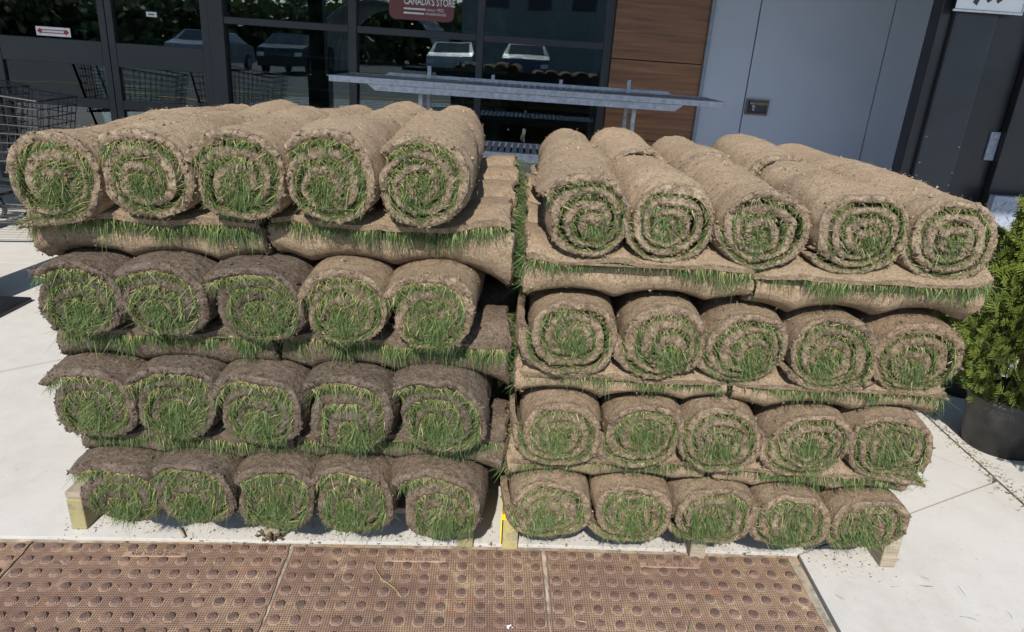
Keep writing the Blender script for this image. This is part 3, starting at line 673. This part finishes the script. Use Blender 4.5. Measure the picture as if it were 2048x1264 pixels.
        p2, sv, nr, dt = p2[kp], sv[kp], nr[kp], dt[kp]; nb = len(p2)
        clump = .75+.5*vnoise(np.stack([sv, 0*sv, 0*sv], 1), 28, seed+4)
        D3 = to3(nr*rs.uniform(.6, 1.0, nb)[:, None]+dt*rs.uniform(.1, .85, nb)[:, None], np.zeros(nb)); D3[:, ax] += rs.normal(0, .28, nb)
        put(to3(p2, sv), D3, lip_len*rs.uniform(.45, 1.2, nb)*clump, rs.uniform(.0009, .0018, nb), rs.uniform(.2, .9, nb), dead*.7, straw)
    fm = None
    if n_fib:
        oi = np.where(is_out)[0]; oi = oi[rs.integers(0, len(oi), n_fib)]; nf = len(oi); P = V[oi]+rs.normal(size=(nf, 3))*.003
        cen = P.copy(); cen[:, 2] = 0; cen[:, 1 if cross else 0] = 0; nr = P-cen; nr /= np.linalg.norm(nr, axis=1)[:, None]+1e-9
        D = rs.normal(size=(nf, 3)); D -= nr*(D*nr).sum(1)[:, None]*.92; D += nr*.12; D /= np.linalg.norm(D, axis=1)[:, None]
        fv, fq, fc = blades(P+nr*.0008, D, rs.uniform(.004, .015, nf), rs.uniform(.0005, .0011, nf), rs, np.full(nf, .05), 1.0)
        mixd = np.repeat(rs.random(nf) < .55, 8)[:, None]; fm = blade_mesh("root_fibres", fv, fq, np.where(mixd, fc*np.array([.30, .25, .26]), fc*.85)*tint)
    gm = blade_mesh("grass", np.concatenate(GV), np.concatenate(GQ), np.concatenate(GC)) if GV else None
    return me, gm, fm
def place_roll(meshes, loc, color, label, group, rot=(0, 0, 0)):
    e = empty("sod_roll", loc); e.rotation_euler = rot; tag(e, label, "sod roll", group)
    s = link("sod_sheet", meshes[0], e); s.color = (*color, 1)
    if meshes[1] is not None:
        g = link("grass", meshes[1], e); g["kind"] = "stuff"
    if meshes[2] is not None:
        g = link("root_fibres", meshes[2], e); g["kind"] = "stuff"
    return e

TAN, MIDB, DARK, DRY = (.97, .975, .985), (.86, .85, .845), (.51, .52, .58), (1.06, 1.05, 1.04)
ORD = ["leftmost", "second from left", "middle", "second from right", "rightmost"]
# cx, width, top, bottom of every roll face, measured row by row (top row first)
LEFT = [
    [(-.881, .183, .978, .806), (-.703, .184, .984, .815), (-.524, .181, .993, .820), (-.354, .178, .998, .828), (-.181, .172, .998, .824)],
    [(-.873, .195, .732, .568), (-.701, .188, .739, .572), (-.511, .192, .744, .575), (-.335, .172, .747, .580), (-.164, .178, .748, .574)],
    [(-.885, .200, .500, .325), (-.709, .186, .514, .330), (-.526, .188, .511, .330), (-.339, .192, .516, .332), (-.143, .196, .519, .332)],
    [(-.858, .195, .272, .112), (-.689, .184, .285, .112), (-.508, .185, .291, .112), (-.334, .187, .294, .112), (-.143, .198, .300, .114)]]
RIGHT = [
    [(.134, .170, .939, .775), (.300, .172, .936, .775), (.483, .180, .935, .773), (.666, .190, .936, .769), (.853, .182, .932, .760)],
    [(.123, .195, .712, .522), (.309, .184, .709, .526), (.482, .190, .705, .522), (.668, .190, .697, .515), (.853, .192, .688, .510)],
    [(.113, .185, .480, .306), (.291, .184, .482, .306), (.467, .187, .482, .304), (.656, .190, .476, .298), (.846, .192, .472, .296)],
    [(.105, .196, .278, .112), (.290, .192, .278, .110), (.477, .188, .277, .110), (.658, .186, .272, .108), (.834, .190, .266, .108)]]
ROWN = ["top", "second", "third", "bottom"]
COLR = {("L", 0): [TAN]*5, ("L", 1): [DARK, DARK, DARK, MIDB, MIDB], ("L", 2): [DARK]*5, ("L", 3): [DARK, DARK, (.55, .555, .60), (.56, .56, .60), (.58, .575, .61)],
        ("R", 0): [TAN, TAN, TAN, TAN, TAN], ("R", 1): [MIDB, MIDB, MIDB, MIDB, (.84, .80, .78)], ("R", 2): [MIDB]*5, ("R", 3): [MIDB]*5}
RL = .452
def fy(side, x): return 1.312-.02*(x+.6) if side == "L" else 1.342+.02*(x-.5)
back_cache = {}
for side, rows in (("L", LEFT), ("R", RIGHT)):
    word = "left" if side == "L" else "right"
    for r, row in enumerate(rows):
        for i, (cx, w, zt, zb) in enumerate(row):
            seed = (100 if side == "L" else 300)+r*10+i; rs = random.Random(seed)
            zt -= .014 if r else 0
            h = zt-zb; ht, hb = h*(.53 if r else .50), h*(.47 if r else .50)
            lush = side == "L"; ex = (.90, .86, .83, .79)[r]+rs.uniform(-.06, .05)
            kw = dict(turns=rs.uniform(2.7, 3.2) if lush else rs.uniform(3.2, 3.9), frac=rs.uniform(.48, .56) if lush else rs.uniform(.57, .65),
                      start=rs.uniform(150, 215), dirn=1 if not lush else -1, n_face=(2700, 3100, 3600, 3800)[r] if lush else (1900, 2500, 2700, 3000)[r], blade_len=(.027, .028, .028, .028)[r] if lush else (.021, .023, .024, .025)[r],
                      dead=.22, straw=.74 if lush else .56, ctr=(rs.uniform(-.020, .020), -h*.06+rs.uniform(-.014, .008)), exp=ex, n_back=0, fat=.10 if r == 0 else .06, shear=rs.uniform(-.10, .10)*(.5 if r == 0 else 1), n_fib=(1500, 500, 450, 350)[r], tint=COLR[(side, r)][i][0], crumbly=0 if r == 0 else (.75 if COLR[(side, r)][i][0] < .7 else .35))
            if lush: kw["start"] = rs.uniform(125, 160) if r else rs.uniform(140, 185); kw["tail"] = rs.choice((0, .018, .03)) if r else 0
            if side == "R" and i == 0 and r == 0: kw.update(start=158, dirn=-1, n_lip=260, lip_len=.02)
            if side == "R" and i == 4 and r in (1, 2): kw.update(start=272, dirn=1, tail=0.0); kw.update(start=268, dirn=-1, tail=.088)
            if side == "L" and i == 0 and r == 0: kw.update(start=270, dirn=1, tail=.075)
            mm = sod_roll(seed, w/2+.001, ht, hb, RL, False, **kw)
            zc = zb+hb
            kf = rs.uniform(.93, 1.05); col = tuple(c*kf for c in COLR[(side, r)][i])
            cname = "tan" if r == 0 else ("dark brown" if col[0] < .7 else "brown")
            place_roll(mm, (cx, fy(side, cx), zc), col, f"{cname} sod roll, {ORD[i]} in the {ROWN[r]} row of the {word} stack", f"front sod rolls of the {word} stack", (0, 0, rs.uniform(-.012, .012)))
            # the roll behind it
            if r == 0:
                mb = sod_roll(seed+700, w/2*rs.uniform(.96, 1.02), ht*rs.uniform(.94, 1.04), hb, RL*.97, False, turns=3, frac=.68, start=200, dirn=1, n_face=160, n_back=120, blade_len=.022, exp=ex, n_crumb=200, n_fib=700, fat=.12)
                place_roll(mb, (cx+rs.uniform(-.012, .012), fy(side, cx)+RL+.008+rs.uniform(0, .008), zc+(rs.uniform(-.004, .004) if side == "L" else rs.uniform(.002, .012))), col, f"tan sod roll lying behind the {ORD[i]} top roll of the {word} stack", f"rear sod rolls on top of the {word} stack", (0, 0, rs.uniform(-.03, .03)))
            else:
                key = (side, r)
                if key not in back_cache: back_cache[key] = sod_roll(900+r+(40 if side == "L" else 0), w/2, ht, hb, RL*.97, False, turns=2.5, frac=.66, start=200, fine=False, n_face=0, n_back=150, exp=ex)
                place_roll(back_cache[key], (cx, fy(side, cx)+RL+.012, zc), col, f"sod roll hidden behind the {ORD[i]} roll in the {ROWN[r]} row of {word} stack", f"hidden rear sod rolls of the {word} stack")

# sideways layers between the rows: two long rolls side by side, four deep
CROSS = {"L": [(-.972, -.512, -.494, -.012, .728, .836, 1.332), (-.960, -.497, -.480, -.006, .492, .588, 1.334), (-.945, -.478, -.462, -.004, .266, .350, 1.334)],
         "R": [(.024, .477, .487, .950, .688, .788, 1.316), (.016, .462, .475, .925, .460, .538, 1.336), (.008, .452, .476, .905, .250, .324, 1.340)]}
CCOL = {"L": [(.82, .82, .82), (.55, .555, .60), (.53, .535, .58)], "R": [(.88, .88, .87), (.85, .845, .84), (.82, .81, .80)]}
LAYN = ["top", "second", "third"]
for side, layers in CROSS.items():
    word = "left" if side == "L" else "right"; rows = LEFT if side == "L" else RIGHT
    for l, (a0, a1, b0, b1, z0, z1, yf) in enumerate(layers):
        below = rows[l+1]
        cxs = np.array([q[0] for q in below]); tops = np.array([q[2] for q in below])
        for col_i, (xa, xb) in enumerate(((a0, a1), (b0, b1))):
            zt_l = np.interp((xa+xb)/2, cxs, tops)
            hh = (z1-z0)/2
            for dpt in range(4):
                seed = 500+(60 if side == "R" else 0)+l*12+col_i*4+dpt; rs = random.Random(seed)
                wa = .112
                zc = z0+hh+ (zt_l-np.mean(tops))*.8
                ups = np.array([q[0] for q in rows[l]])
                def wave(P, xa=xa, zc=zc, cxs=cxs, hh=hh, ups=ups):
                    x = P[:, 0]+xa; d = np.min(np.abs(x[:, None]-cxs[None]), 1)
                    low = np.clip((.3*hh-P[:, 2])/(1.3*hh), 0, 1); du = np.min(np.abs(x[:, None]-ups[None]), 1); hi = np.clip((P[:, 2]-.2*hh)/(.7*hh), 0, 1)
                    return -.020*low*(d/.09)**2+hi*(.013*np.clip(du/.09, 0, 1.2)**2-.007)
                vis = dpt == 0
                edge_l = (side == "R" and col_i == 0); edge_r = (side == "L" and col_i == 1) or (side == "R" and col_i == 1)
                lush = side == "L"
                mm = sod_roll(seed, wa, hh*.98, hh*1.12, xb-xa, True, turns=2.6, frac=.66, start=96, dirn=-1, tail=wa*(.95 if l == 0 else .86) if vis else wa*.8, ctr=(0, 0), fine=True if vis or edge_l or edge_r else False,
                              n_face=1100 if edge_l else (300 if vis else 0), n_back=900 if edge_r else (250 if vis else 0), n_lip=((1800, 2300, 2000) if lush else (1500, 1200, 1500))[l] if vis else 0,
                              blade_len=.042, lip_len=((.028, .031, .028) if lush else (.027, .022, .025))[l], dead=.10, exp=.86, wave=wave, n_crumb=500 if vis else 150, straw=.40 if lush and l else .22, n_fib=500 if vis else 0, tint=CCOL[side][l][0], crumbly=.65 if lush and l else .12)
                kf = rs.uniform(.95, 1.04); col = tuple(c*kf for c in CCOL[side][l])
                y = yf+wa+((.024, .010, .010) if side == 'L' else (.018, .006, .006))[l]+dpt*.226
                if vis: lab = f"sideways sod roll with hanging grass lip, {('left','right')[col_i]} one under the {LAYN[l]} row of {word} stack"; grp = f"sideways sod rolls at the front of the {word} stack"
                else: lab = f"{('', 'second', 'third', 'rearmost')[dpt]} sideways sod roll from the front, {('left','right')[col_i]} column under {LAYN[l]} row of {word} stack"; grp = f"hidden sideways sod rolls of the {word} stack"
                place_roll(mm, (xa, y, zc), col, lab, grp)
# ------------------------------------------------------------------ potted evergreens at the right
def cedar(loc, height, radius, pot_r, pot_h, label, pot_label, n=2600, seed=1, tint=(1, 1, 1)):
    rs = np.random.default_rng(seed)
    pot = empty("nursery_pot", loc); tag(pot, pot_label, "plant pot", "black nursery pots")
    MB().lathe([(.001, .004), (pot_r*.84, .004), (pot_r*.86, .0), (pot_r*.98, pot_h*.86), (pot_r*1.0, pot_h*.88), (pot_r*1.04, pot_h*.89), (pot_r*1.05, pot_h), (pot_r*1.0, pot_h), (pot_r*.97, pot_h*.9), (pot_r*.96, pot_h*.85)], 40).build("pot_wall", M_POT, pot)
    MB().lathe([(pot_r*.975, pot_h*.865), (pot_r*.5, pot_h*.88), (.001, pot_h*.89)], 24).build("potting_soil", M_DIRT, pot)
    t = empty("cedar_tree", (loc[0], loc[1], pot_h*.88)); tag(t, label, "tree", "potted evergreens beside the right stack")
    MB().tube((0, 0, -.02), (0, 0, height*.55), .016, 8, .008).tube((0, 0, height*.55), (0, 0, height*.95), .008, 6, .002).build("trunk", M_BARK, t)
    # flat fern-like sprays
    zz = rs.random(n)**.9; ang = rs.uniform(0, 2*math.pi, n)
    lobe = 1+.16*vnoise(np.stack([np.cos(ang)*2, np.sin(ang)*2, zz*6], 1), 1.2, seed)
    prof_r = radius*np.clip(np.minimum(1.0, .62+zz*3)*(1-np.clip((zz-.22)/.78, 0, 1)**1.3*.93), .02, 2)*lobe
    rr = prof_r*rs.uniform(.45, 1.0, n)**.6
    P = np.stack([rr*np.cos(ang), rr*np.sin(ang), .0+zz*height], 1)
    out = np.stack([np.cos(ang), np.sin(ang), 0*ang], 1)
    D = out*rs.uniform(.35, 1.0, n)[:, None]+np.array([0, 0, 1.0])*rs.uniform(.25, 1.15, n)[:, None]+rs.normal(size=(n, 3))*.25; D /= np.linalg.norm(D, axis=1)[:, None]
    N_ = np.cross(out, np.array([0, 0, 1.0]))+rs.normal(size=(n, 3))*.45; N_ -= D*(N_*D).sum(1)[:, None]; N_ /= np.linalg.norm(N_, axis=1)[:, None]
    Sd = np.cross(D, N_); L = rs.uniform(.030, .060, n)
    V, Q, C = [], [], []; cnt = 0
    def strip(p, d, l, w, sdv, c0, c1):
        nonlocal cnt
        k = len(p); a = p; b = p+d*(l*.5)[:, None]; e = p+d*l[:, None]
        vs = np.stack([a-sdv*w*.4, a+sdv*w*.4, b-sdv*w, b+sdv*w, e-sdv*w*.35, e+sdv*w*.35], 1).reshape(-1, 3)
        q = (np.arange(k)[:, None, None]*6+np.array([[0, 1, 3, 2], [2, 3, 5, 4]])[None]).reshape(-1, 4)+cnt
        V.append(vs); Q.append(q); C.append(np.stack([c0, c0, (c0+c1)/2, (c0+c1)/2, c1, c1], 1).reshape(-1, 3)); cnt += len(vs)
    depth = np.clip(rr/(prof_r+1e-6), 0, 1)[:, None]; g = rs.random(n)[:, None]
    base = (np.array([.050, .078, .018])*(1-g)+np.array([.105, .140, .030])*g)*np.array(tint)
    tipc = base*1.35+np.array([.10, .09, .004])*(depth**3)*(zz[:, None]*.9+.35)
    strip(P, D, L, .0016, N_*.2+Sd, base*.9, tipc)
    for k in range(4):
        f = .15+.19*k
        for sg in (-1, 1):
            d2 = D*.75+Sd*sg*.66+rs.normal(size=(n, 3))*.08; d2 /= np.linalg.norm(d2, axis=1)[:, None]
            s2 = np.cross(d2, N_)
            strip(P+D*(L*f)[:, None], d2, L*(.62-.12*k)*rs.uniform(.7, 1.2, n), .0023, s2, base, tipc)
    me = blade_mesh("crown", np.concatenate(V), np.concatenate(Q), np.concatenate(C), M_LEAF)
    link("crown", me, t)
    return t
cedar((1.635, 2.07, 0), .86, .20, .125, .19, "bright green cedar bush nearest the right stack, cut by the picture edge", "black pot of the bright cedar next to the right stack", 6500, 11)
cedar((1.765, 1.70, 0), .66, .21, .135, .21, "green cedar bush at the right edge, in front of the bright one", "black pot half cut off at the right picture edge", 4200, 12)
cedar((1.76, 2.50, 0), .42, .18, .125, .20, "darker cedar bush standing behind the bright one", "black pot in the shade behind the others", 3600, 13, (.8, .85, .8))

# ------------------------------------------------------------------ shopping carts at the doors
M_CART = simple("black_wire", (.012, .012, .014), .6, 0, .5, .2, 20)
M_WHEEL = simple("grey_wheel", (.34, .37, .33), .6)
def cart(x, y, rz, label):
    c = empty("shopping_cart", (x, y, 0)); c.rotation_euler = (0, 0, rz); tag(c, label, "shopping cart", "shopping carts by the doors")
    b = MB(); zt0, zt1, zb = .90, .80, .46
    def P(u, v, w):   # u along 0..1 (front at 1), v across -1..1, w up 0..1
        half = (.25-.05*u)*(.80+.20*w); return (-.42+.80*u*(.93+.07*w), v*half, zb+.03*u+w*((zt0*(1-u)+zt1*u)-zb-.03*u))
    for w in np.linspace(0, 1, 8):
        r = .0050 if w in (0, 1) else .0028
        for a, d in (((0, -1), (1, -1)), ((0, 1), (1, 1)), ((0, -1), (0, 1)), ((1, -1), (1, 1))): b.tube(P(a[0], a[1], w), P(d[0], d[1], w), r, 5)
    for u in np.linspace(0, 1, 17):
        for v in (-1, 1): b.tube(P(u, v, 0), P(u, v, 1), .0024, 4)
        b.tube(P(u, -1, 0), P(u, 1, 0), .0024, 4)
    for v in np.linspace(-1, 1, 9):
        b.tube(P(0, v, 0), P(0, v, 1), .0024, 4); b.tube(P(1, v, 0), P(1, v, 1), .0024, 4); b.tube(P(0, v, 0), P(1, v, 0), .0024, 4)
    b.build("basket", M_CART, c)
    f = MB()
    for v in (-1, 1):
        f.tube((-.50, v*.22, 1.0), (-.38, v*.22, .46), .011, 8); f.tube((-.38, v*.22, .46), (-.30, v*.21, .14), .011, 8); f.tube((-.34, v*.22, .15), (.34, v*.17, .15), .011, 8); f.tube((.34, v*.17, .15), (.30, v*.18, .46), .010, 8)
    f.tube((-.34, -.22, .15), (-.34, .22, .15), .010, 8); f.tube((.34, -.17, .15), (.34, .17, .15), .010, 8)
    for k in range(7): f.tube((-.34, -.18+k*.06, .155), (.34, -.15+k*.05, .155), .003, 5)
    f.build("frame", M_CART, c)
    MB().tube((-.50, -.24, 1.0), (-.50, .24, 1.0), .014, 10).build("handle", simple("cart_handle", (.05, .05, .055), .4), c)
    for wx, wy in ((-.30, -.21), (-.30, .21), (.31, -.165), (.31, .165)):
        w = MB().tube((wx, wy-.014, .062), (wx, wy+.014, .062), .060, 20).build("wheel", M_RUBBER, c)
        MB().tube((wx, wy-.016, .062), (wx, wy+.016, .062), .046, 16).build("hub", M_WHEEL, w)
        MB().tube((wx, wy, .125), (wx, wy, .16), .012, 8).box(wx-.03, wx+.03, wy-.024, wy-.018, .055, .13).box(wx-.03, wx+.03, wy+.018, wy+.024, .055, .13).build("caster_fork", M_CART, c)
cart(-2.90, 3.92, rad(4), "black wire shopping cart behind the left end of the stack")
cart(-3.62, 4.62, rad(-8), "black wire shopping cart further left, close to the glass door")

# ------------------------------------------------------------------ small things on the ground
rs = np.random.default_rng(5)
def clump(name, loc, r, label, cat, n=26, mat=M_SOIL):
    P = rs.normal(size=(n, 3))*np.array([r, r*.7, r*.6]); P[:, 2] = np.abs(P[:, 2]); v, t = crumbs(P, rs.uniform(.3, .6, n)*r, rs)
    me = big_mesh(name, v, None, t, True); a = me.attributes.new("cap", 'FLOAT', 'POINT'); a.data.foreach_set("value", np.ones(len(v), np.float32)); me.materials.append(mat)
    o = link(name, me); o.location = loc; o.color = (.6, .55, .55, 1); tag(o, label, cat); return o
clump("soil_clump", (-.565, 1.425, .004), .015, "dark clump of soil fallen in front of the left pallet", "soil clump", 60)
clump("pebble", (.027, 1.168, .004), .0045, "small white pebble on the rusty plate at the bottom edge", "pebble", 8, M_WHITE)
tw = MB().tube((-.80, 1.437, .006), (-.775, 1.405, .005), .004, 6, .003).build("dry_twig", M_PALLET); tag(tw, "short dry twig on the concrete before the left pallet", "twig")
fl = MB(); pts = [(-.292, 1.325), (-.27, 1.29), (-.235, 1.262), (-.215, 1.235)]
for a, b in zip(pts, pts[1:]): fl.tube((*a, .0075), (*b, .0075), .0010, 5)
tag(fl.build("grass_stalk", M_PALLET_Y), "thin dry grass stalk lying across the middle rusty plate", "stalk")
# dry leaves and crumbs swept along the joint at the right
n = 420; P = np.stack([1.495+rs.normal(size=n)*.020+.02*np.sin(np.linspace(0, 9, n)), rs.uniform(1.68, 2.30, n), np.full(n, .003)], 1); P[:, 0] += (P[:, 1]-1.9)*.03
D = rs.normal(size=(n, 3)); D[:, 2] = np.abs(D[:, 2])*.12; D /= np.linalg.norm(D, axis=1)[:, None]
v, q, c = blades(P, D, rs.uniform(.005, .018, n), rs.uniform(.0012, .004, n), rs, np.full(n, .05), .8)
tag(link("leaf_litter", blade_mesh("leaf_litter", v, q, c*.75)), "dry leaf litter gathered along the pavement joint at the right", kind="stuff")
# loose blades and soil crumbs around the pallets and on the plates
n = 1900; x = rs.uniform(-1.1, 1.0, n); P = np.stack([x, 1.45+rs.normal(size=n)*.035, np.full(n, .0012)], 1); P[P[:, 1] < 1.385+.028*(P[:, 0]+1.1), 2] = .0025
v1, t1 = crumbs(P, rs.gamma(1.6, .0005, n)+.0003, rs)
me = big_mesh("soil_crumbs", v1, None, t1); a = me.attributes.new("cap", 'FLOAT', 'POINT'); a.data.foreach_set("value", np.ones(len(v1), np.float32)); me.materials.append(M_SOIL)
tag(link("soil_crumbs", me), "loose soil crumbs scattered on the concrete before the pallets", kind="stuff")
n = 46; P = np.stack([rs.uniform(-1.1, 1.3, n), rs.uniform(1.15, 1.42, n), np.full(n, .0095)], 1)
D = rs.normal(size=(n, 3)); D[:, 2] = 0.05; D /= np.linalg.norm(D, axis=1)[:, None]
v, q, c = blades(P, D, rs.uniform(.012, .035, n), rs.uniform(.0010, .0020, n), rs, np.full(n, .02), .4)
tag(link("loose_grass", blade_mesh("loose_grass", v, q, c)), "loose grass blades dropped on the plates and concrete", kind="stuff")

# ------------------------------------------------------------------ what the windows mirror: the lot behind the camera
for k in range(9):
    MB().prism([(-5.6+k*.0-.0, -2.2-k*.42), (-.8, -2.2-k*.42), (-.8, -2.05-k*.42), (-5.6, -2.05-k*.42)], -.0595, -.056).build("crossing_stripe", M_LINE, lot)
MB().prism([(-9, -4.6), (-5.9, -2.9), (-5.9, -2.75), (-9, -4.45)], -.0595, -.0565).build("kerb_line", M_YLINE, lot)
MB().prism([(-14, -6.6), (14, -6.6), (14, -6.45), (-14, -6.45)], -.0595, -.0567).build("lane_line", M_YLINE, lot)
def car(x, y, rz, body, label):
    c = empty("parked_car", (x, y, -.06)); c.rotation_euler = (0, 0, rz); tag(c, label, "car", "cars parked across the lot")
    side = [(-2.2, .45), (-2.15, .85), (-1.95, .95), (-1.35, 1.02), (-.75, 1.42), (.75, 1.46), (1.45, 1.08), (2.1, .95), (2.25, .70), (2.22, .32), (-2.2, .30)]
    m = MB(); n = len(side); w = .88
    vs = [(px, -w*(1 if pz < 1.1 else .80), pz) for px, pz in side]+[(px, w*(1 if pz < 1.1 else .80), pz) for px, pz in side]
    m.add(vs, [tuple(range(n)), tuple(reversed(range(n, 2*n)))]+[(i, n+i, n+(i+1) % n, (i+1) % n) for i in range(n)])
    m.build("car_body", simple("car_paint", body, .25, 0, .6, .05, 4), c)
    gm = simple("car_window", (.02, .025, .03), .08, 0, .7)
    for sg in (-1, 1):
        MB().add([(-1.2, sg*.885, 1.06), (1.25, sg*.885, 1.10), (.70, sg*.735, 1.41), (-.70, sg*.735, 1.38)], [(0, 1, 2, 3)]).build("side_window", gm, c)
        for lx in (2.24, -2.20): MB().box(lx-.03, lx+.03, sg*.72-.14, sg*.72+.14, .66, .80, .01).build("headlight" if lx > 0 else "tail_light", M_PALE if lx > 0 else M_RED, c)
        for wx in (-1.4, 1.4):
            wl = MB().tube((wx, sg*.78, .32), (wx, sg*.92, .32), .32, 20).build("wheel", M_RUBBER, c); MB().tube((wx, sg*.80, .32), (wx, sg*.93, .32), .2, 14).build("rim", M_GALV, wl)
    MB().add([(1.42, -.70, 1.11), (1.42, .70, 1.11), (.80, .64, 1.44), (.80, -.64, 1.44)], [(0, 1, 2, 3)]).build("windscreen", gm, c)
    MB().add([(-1.33, -.70, 1.05), (-1.33, .70, 1.05), (-.80, .64, 1.41), (-.80, -.64, 1.41)], [(0, 1, 2, 3)]).build("rear_window", gm, c)
for x, y, col, lab in ((-13, -18.5, (.35, .36, .38), "silver car parked across the lot, farthest left"), (-9.6, -18.8, (.03, .03, .035), "black car parked across the lot, left of the hoop house"), (-3.2, -19.0, (.40, .41, .42), "white car parked across the lot behind the camera"),
                       (-.3, -18.7, (.06, .09, .14), "dark blue car parked across the lot behind the camera"), (5.8, -19.1, (.22, .03, .03), "dark red car parked across the lot, farthest right")): car(x, y, rad(90), col, lab)
hp = empty("hoop_house", (-6.6, -19.5, -.06)); tag(hp, "white ribbed hoop house standing in the parking lot", "greenhouse")
arc = [(2.6*math.cos(rad(a)), 2.9*math.sin(rad(a))**.8) for a in np.linspace(0, 180, 19)]
m = MB()
for k in range(18): m.add([(arc[k][0], 0, arc[k][1]), (arc[k+1][0], 0, arc[k+1][1]), (arc[k+1][0], -6, arc[k+1][1]), (arc[k][0], -6, arc[k][1])], [(0, 1, 2, 3)])
m.build("cover", simple("white_film", (.72, .74, .74), .4, 0, .4, .1, 2), hp)
for y in np.arange(0, -6.1, -1.0):
    r = MB()
    for k in range(18): r.tube((arc[k][0]*1.01, y, arc[k][1]*1.01), (arc[k+1][0]*1.01, y, arc[k+1][1]*1.01), .05, 6)
    r.build("rib", M_GALV, hp)
bd = empty("warehouse", (4.5, -34, -.06)); tag(bd, "plain grey warehouse across the parking lot", "building")
MB().box(-9, 9, -8, 0, 0, 6.5).build("wall", simple("warehouse_wall", (.22, .24, .25), .7, 0, .3, .06, .6), bd)
MB().box(-9.1, 9.1, -8.1, .1, 6.5, 6.8).build("roof", M_GREYTRIM, bd)
for k in range(6): MB().box(-7.6+k*2.6, -6.2+k*2.6, .0, .03, 3.6, 4.8).build("window", M_INK_RECESS, bd)
# far trees behind the lot read as one mass
n = 30000; cx = rs.uniform(-60, 60, n); P = np.stack([cx, -42+rs.normal(size=n)*2.0, 0*cx], 1); P[:, 2] = rs.random(n)**.8*(4.0+1.6*vnoise(np.stack([cx, 0*cx, 0*cx], 1), .22, 3)+.8*vnoise(np.stack([cx, 0*cx, 0*cx], 1), .8, 4))
D = rs.normal(size=(n, 3)); D /= np.linalg.norm(D, axis=1)[:, None]
v, q, c = blades(P, D, rs.uniform(.3, .7, n), rs.uniform(.3, .7, n), rs, np.full(n, .1), .04, .6)
tag(link("tree_belt", blade_mesh("tree_belt", v, q, c, M_LEAF)), "belt of far green trees beyond the parking lot", kind="stuff")
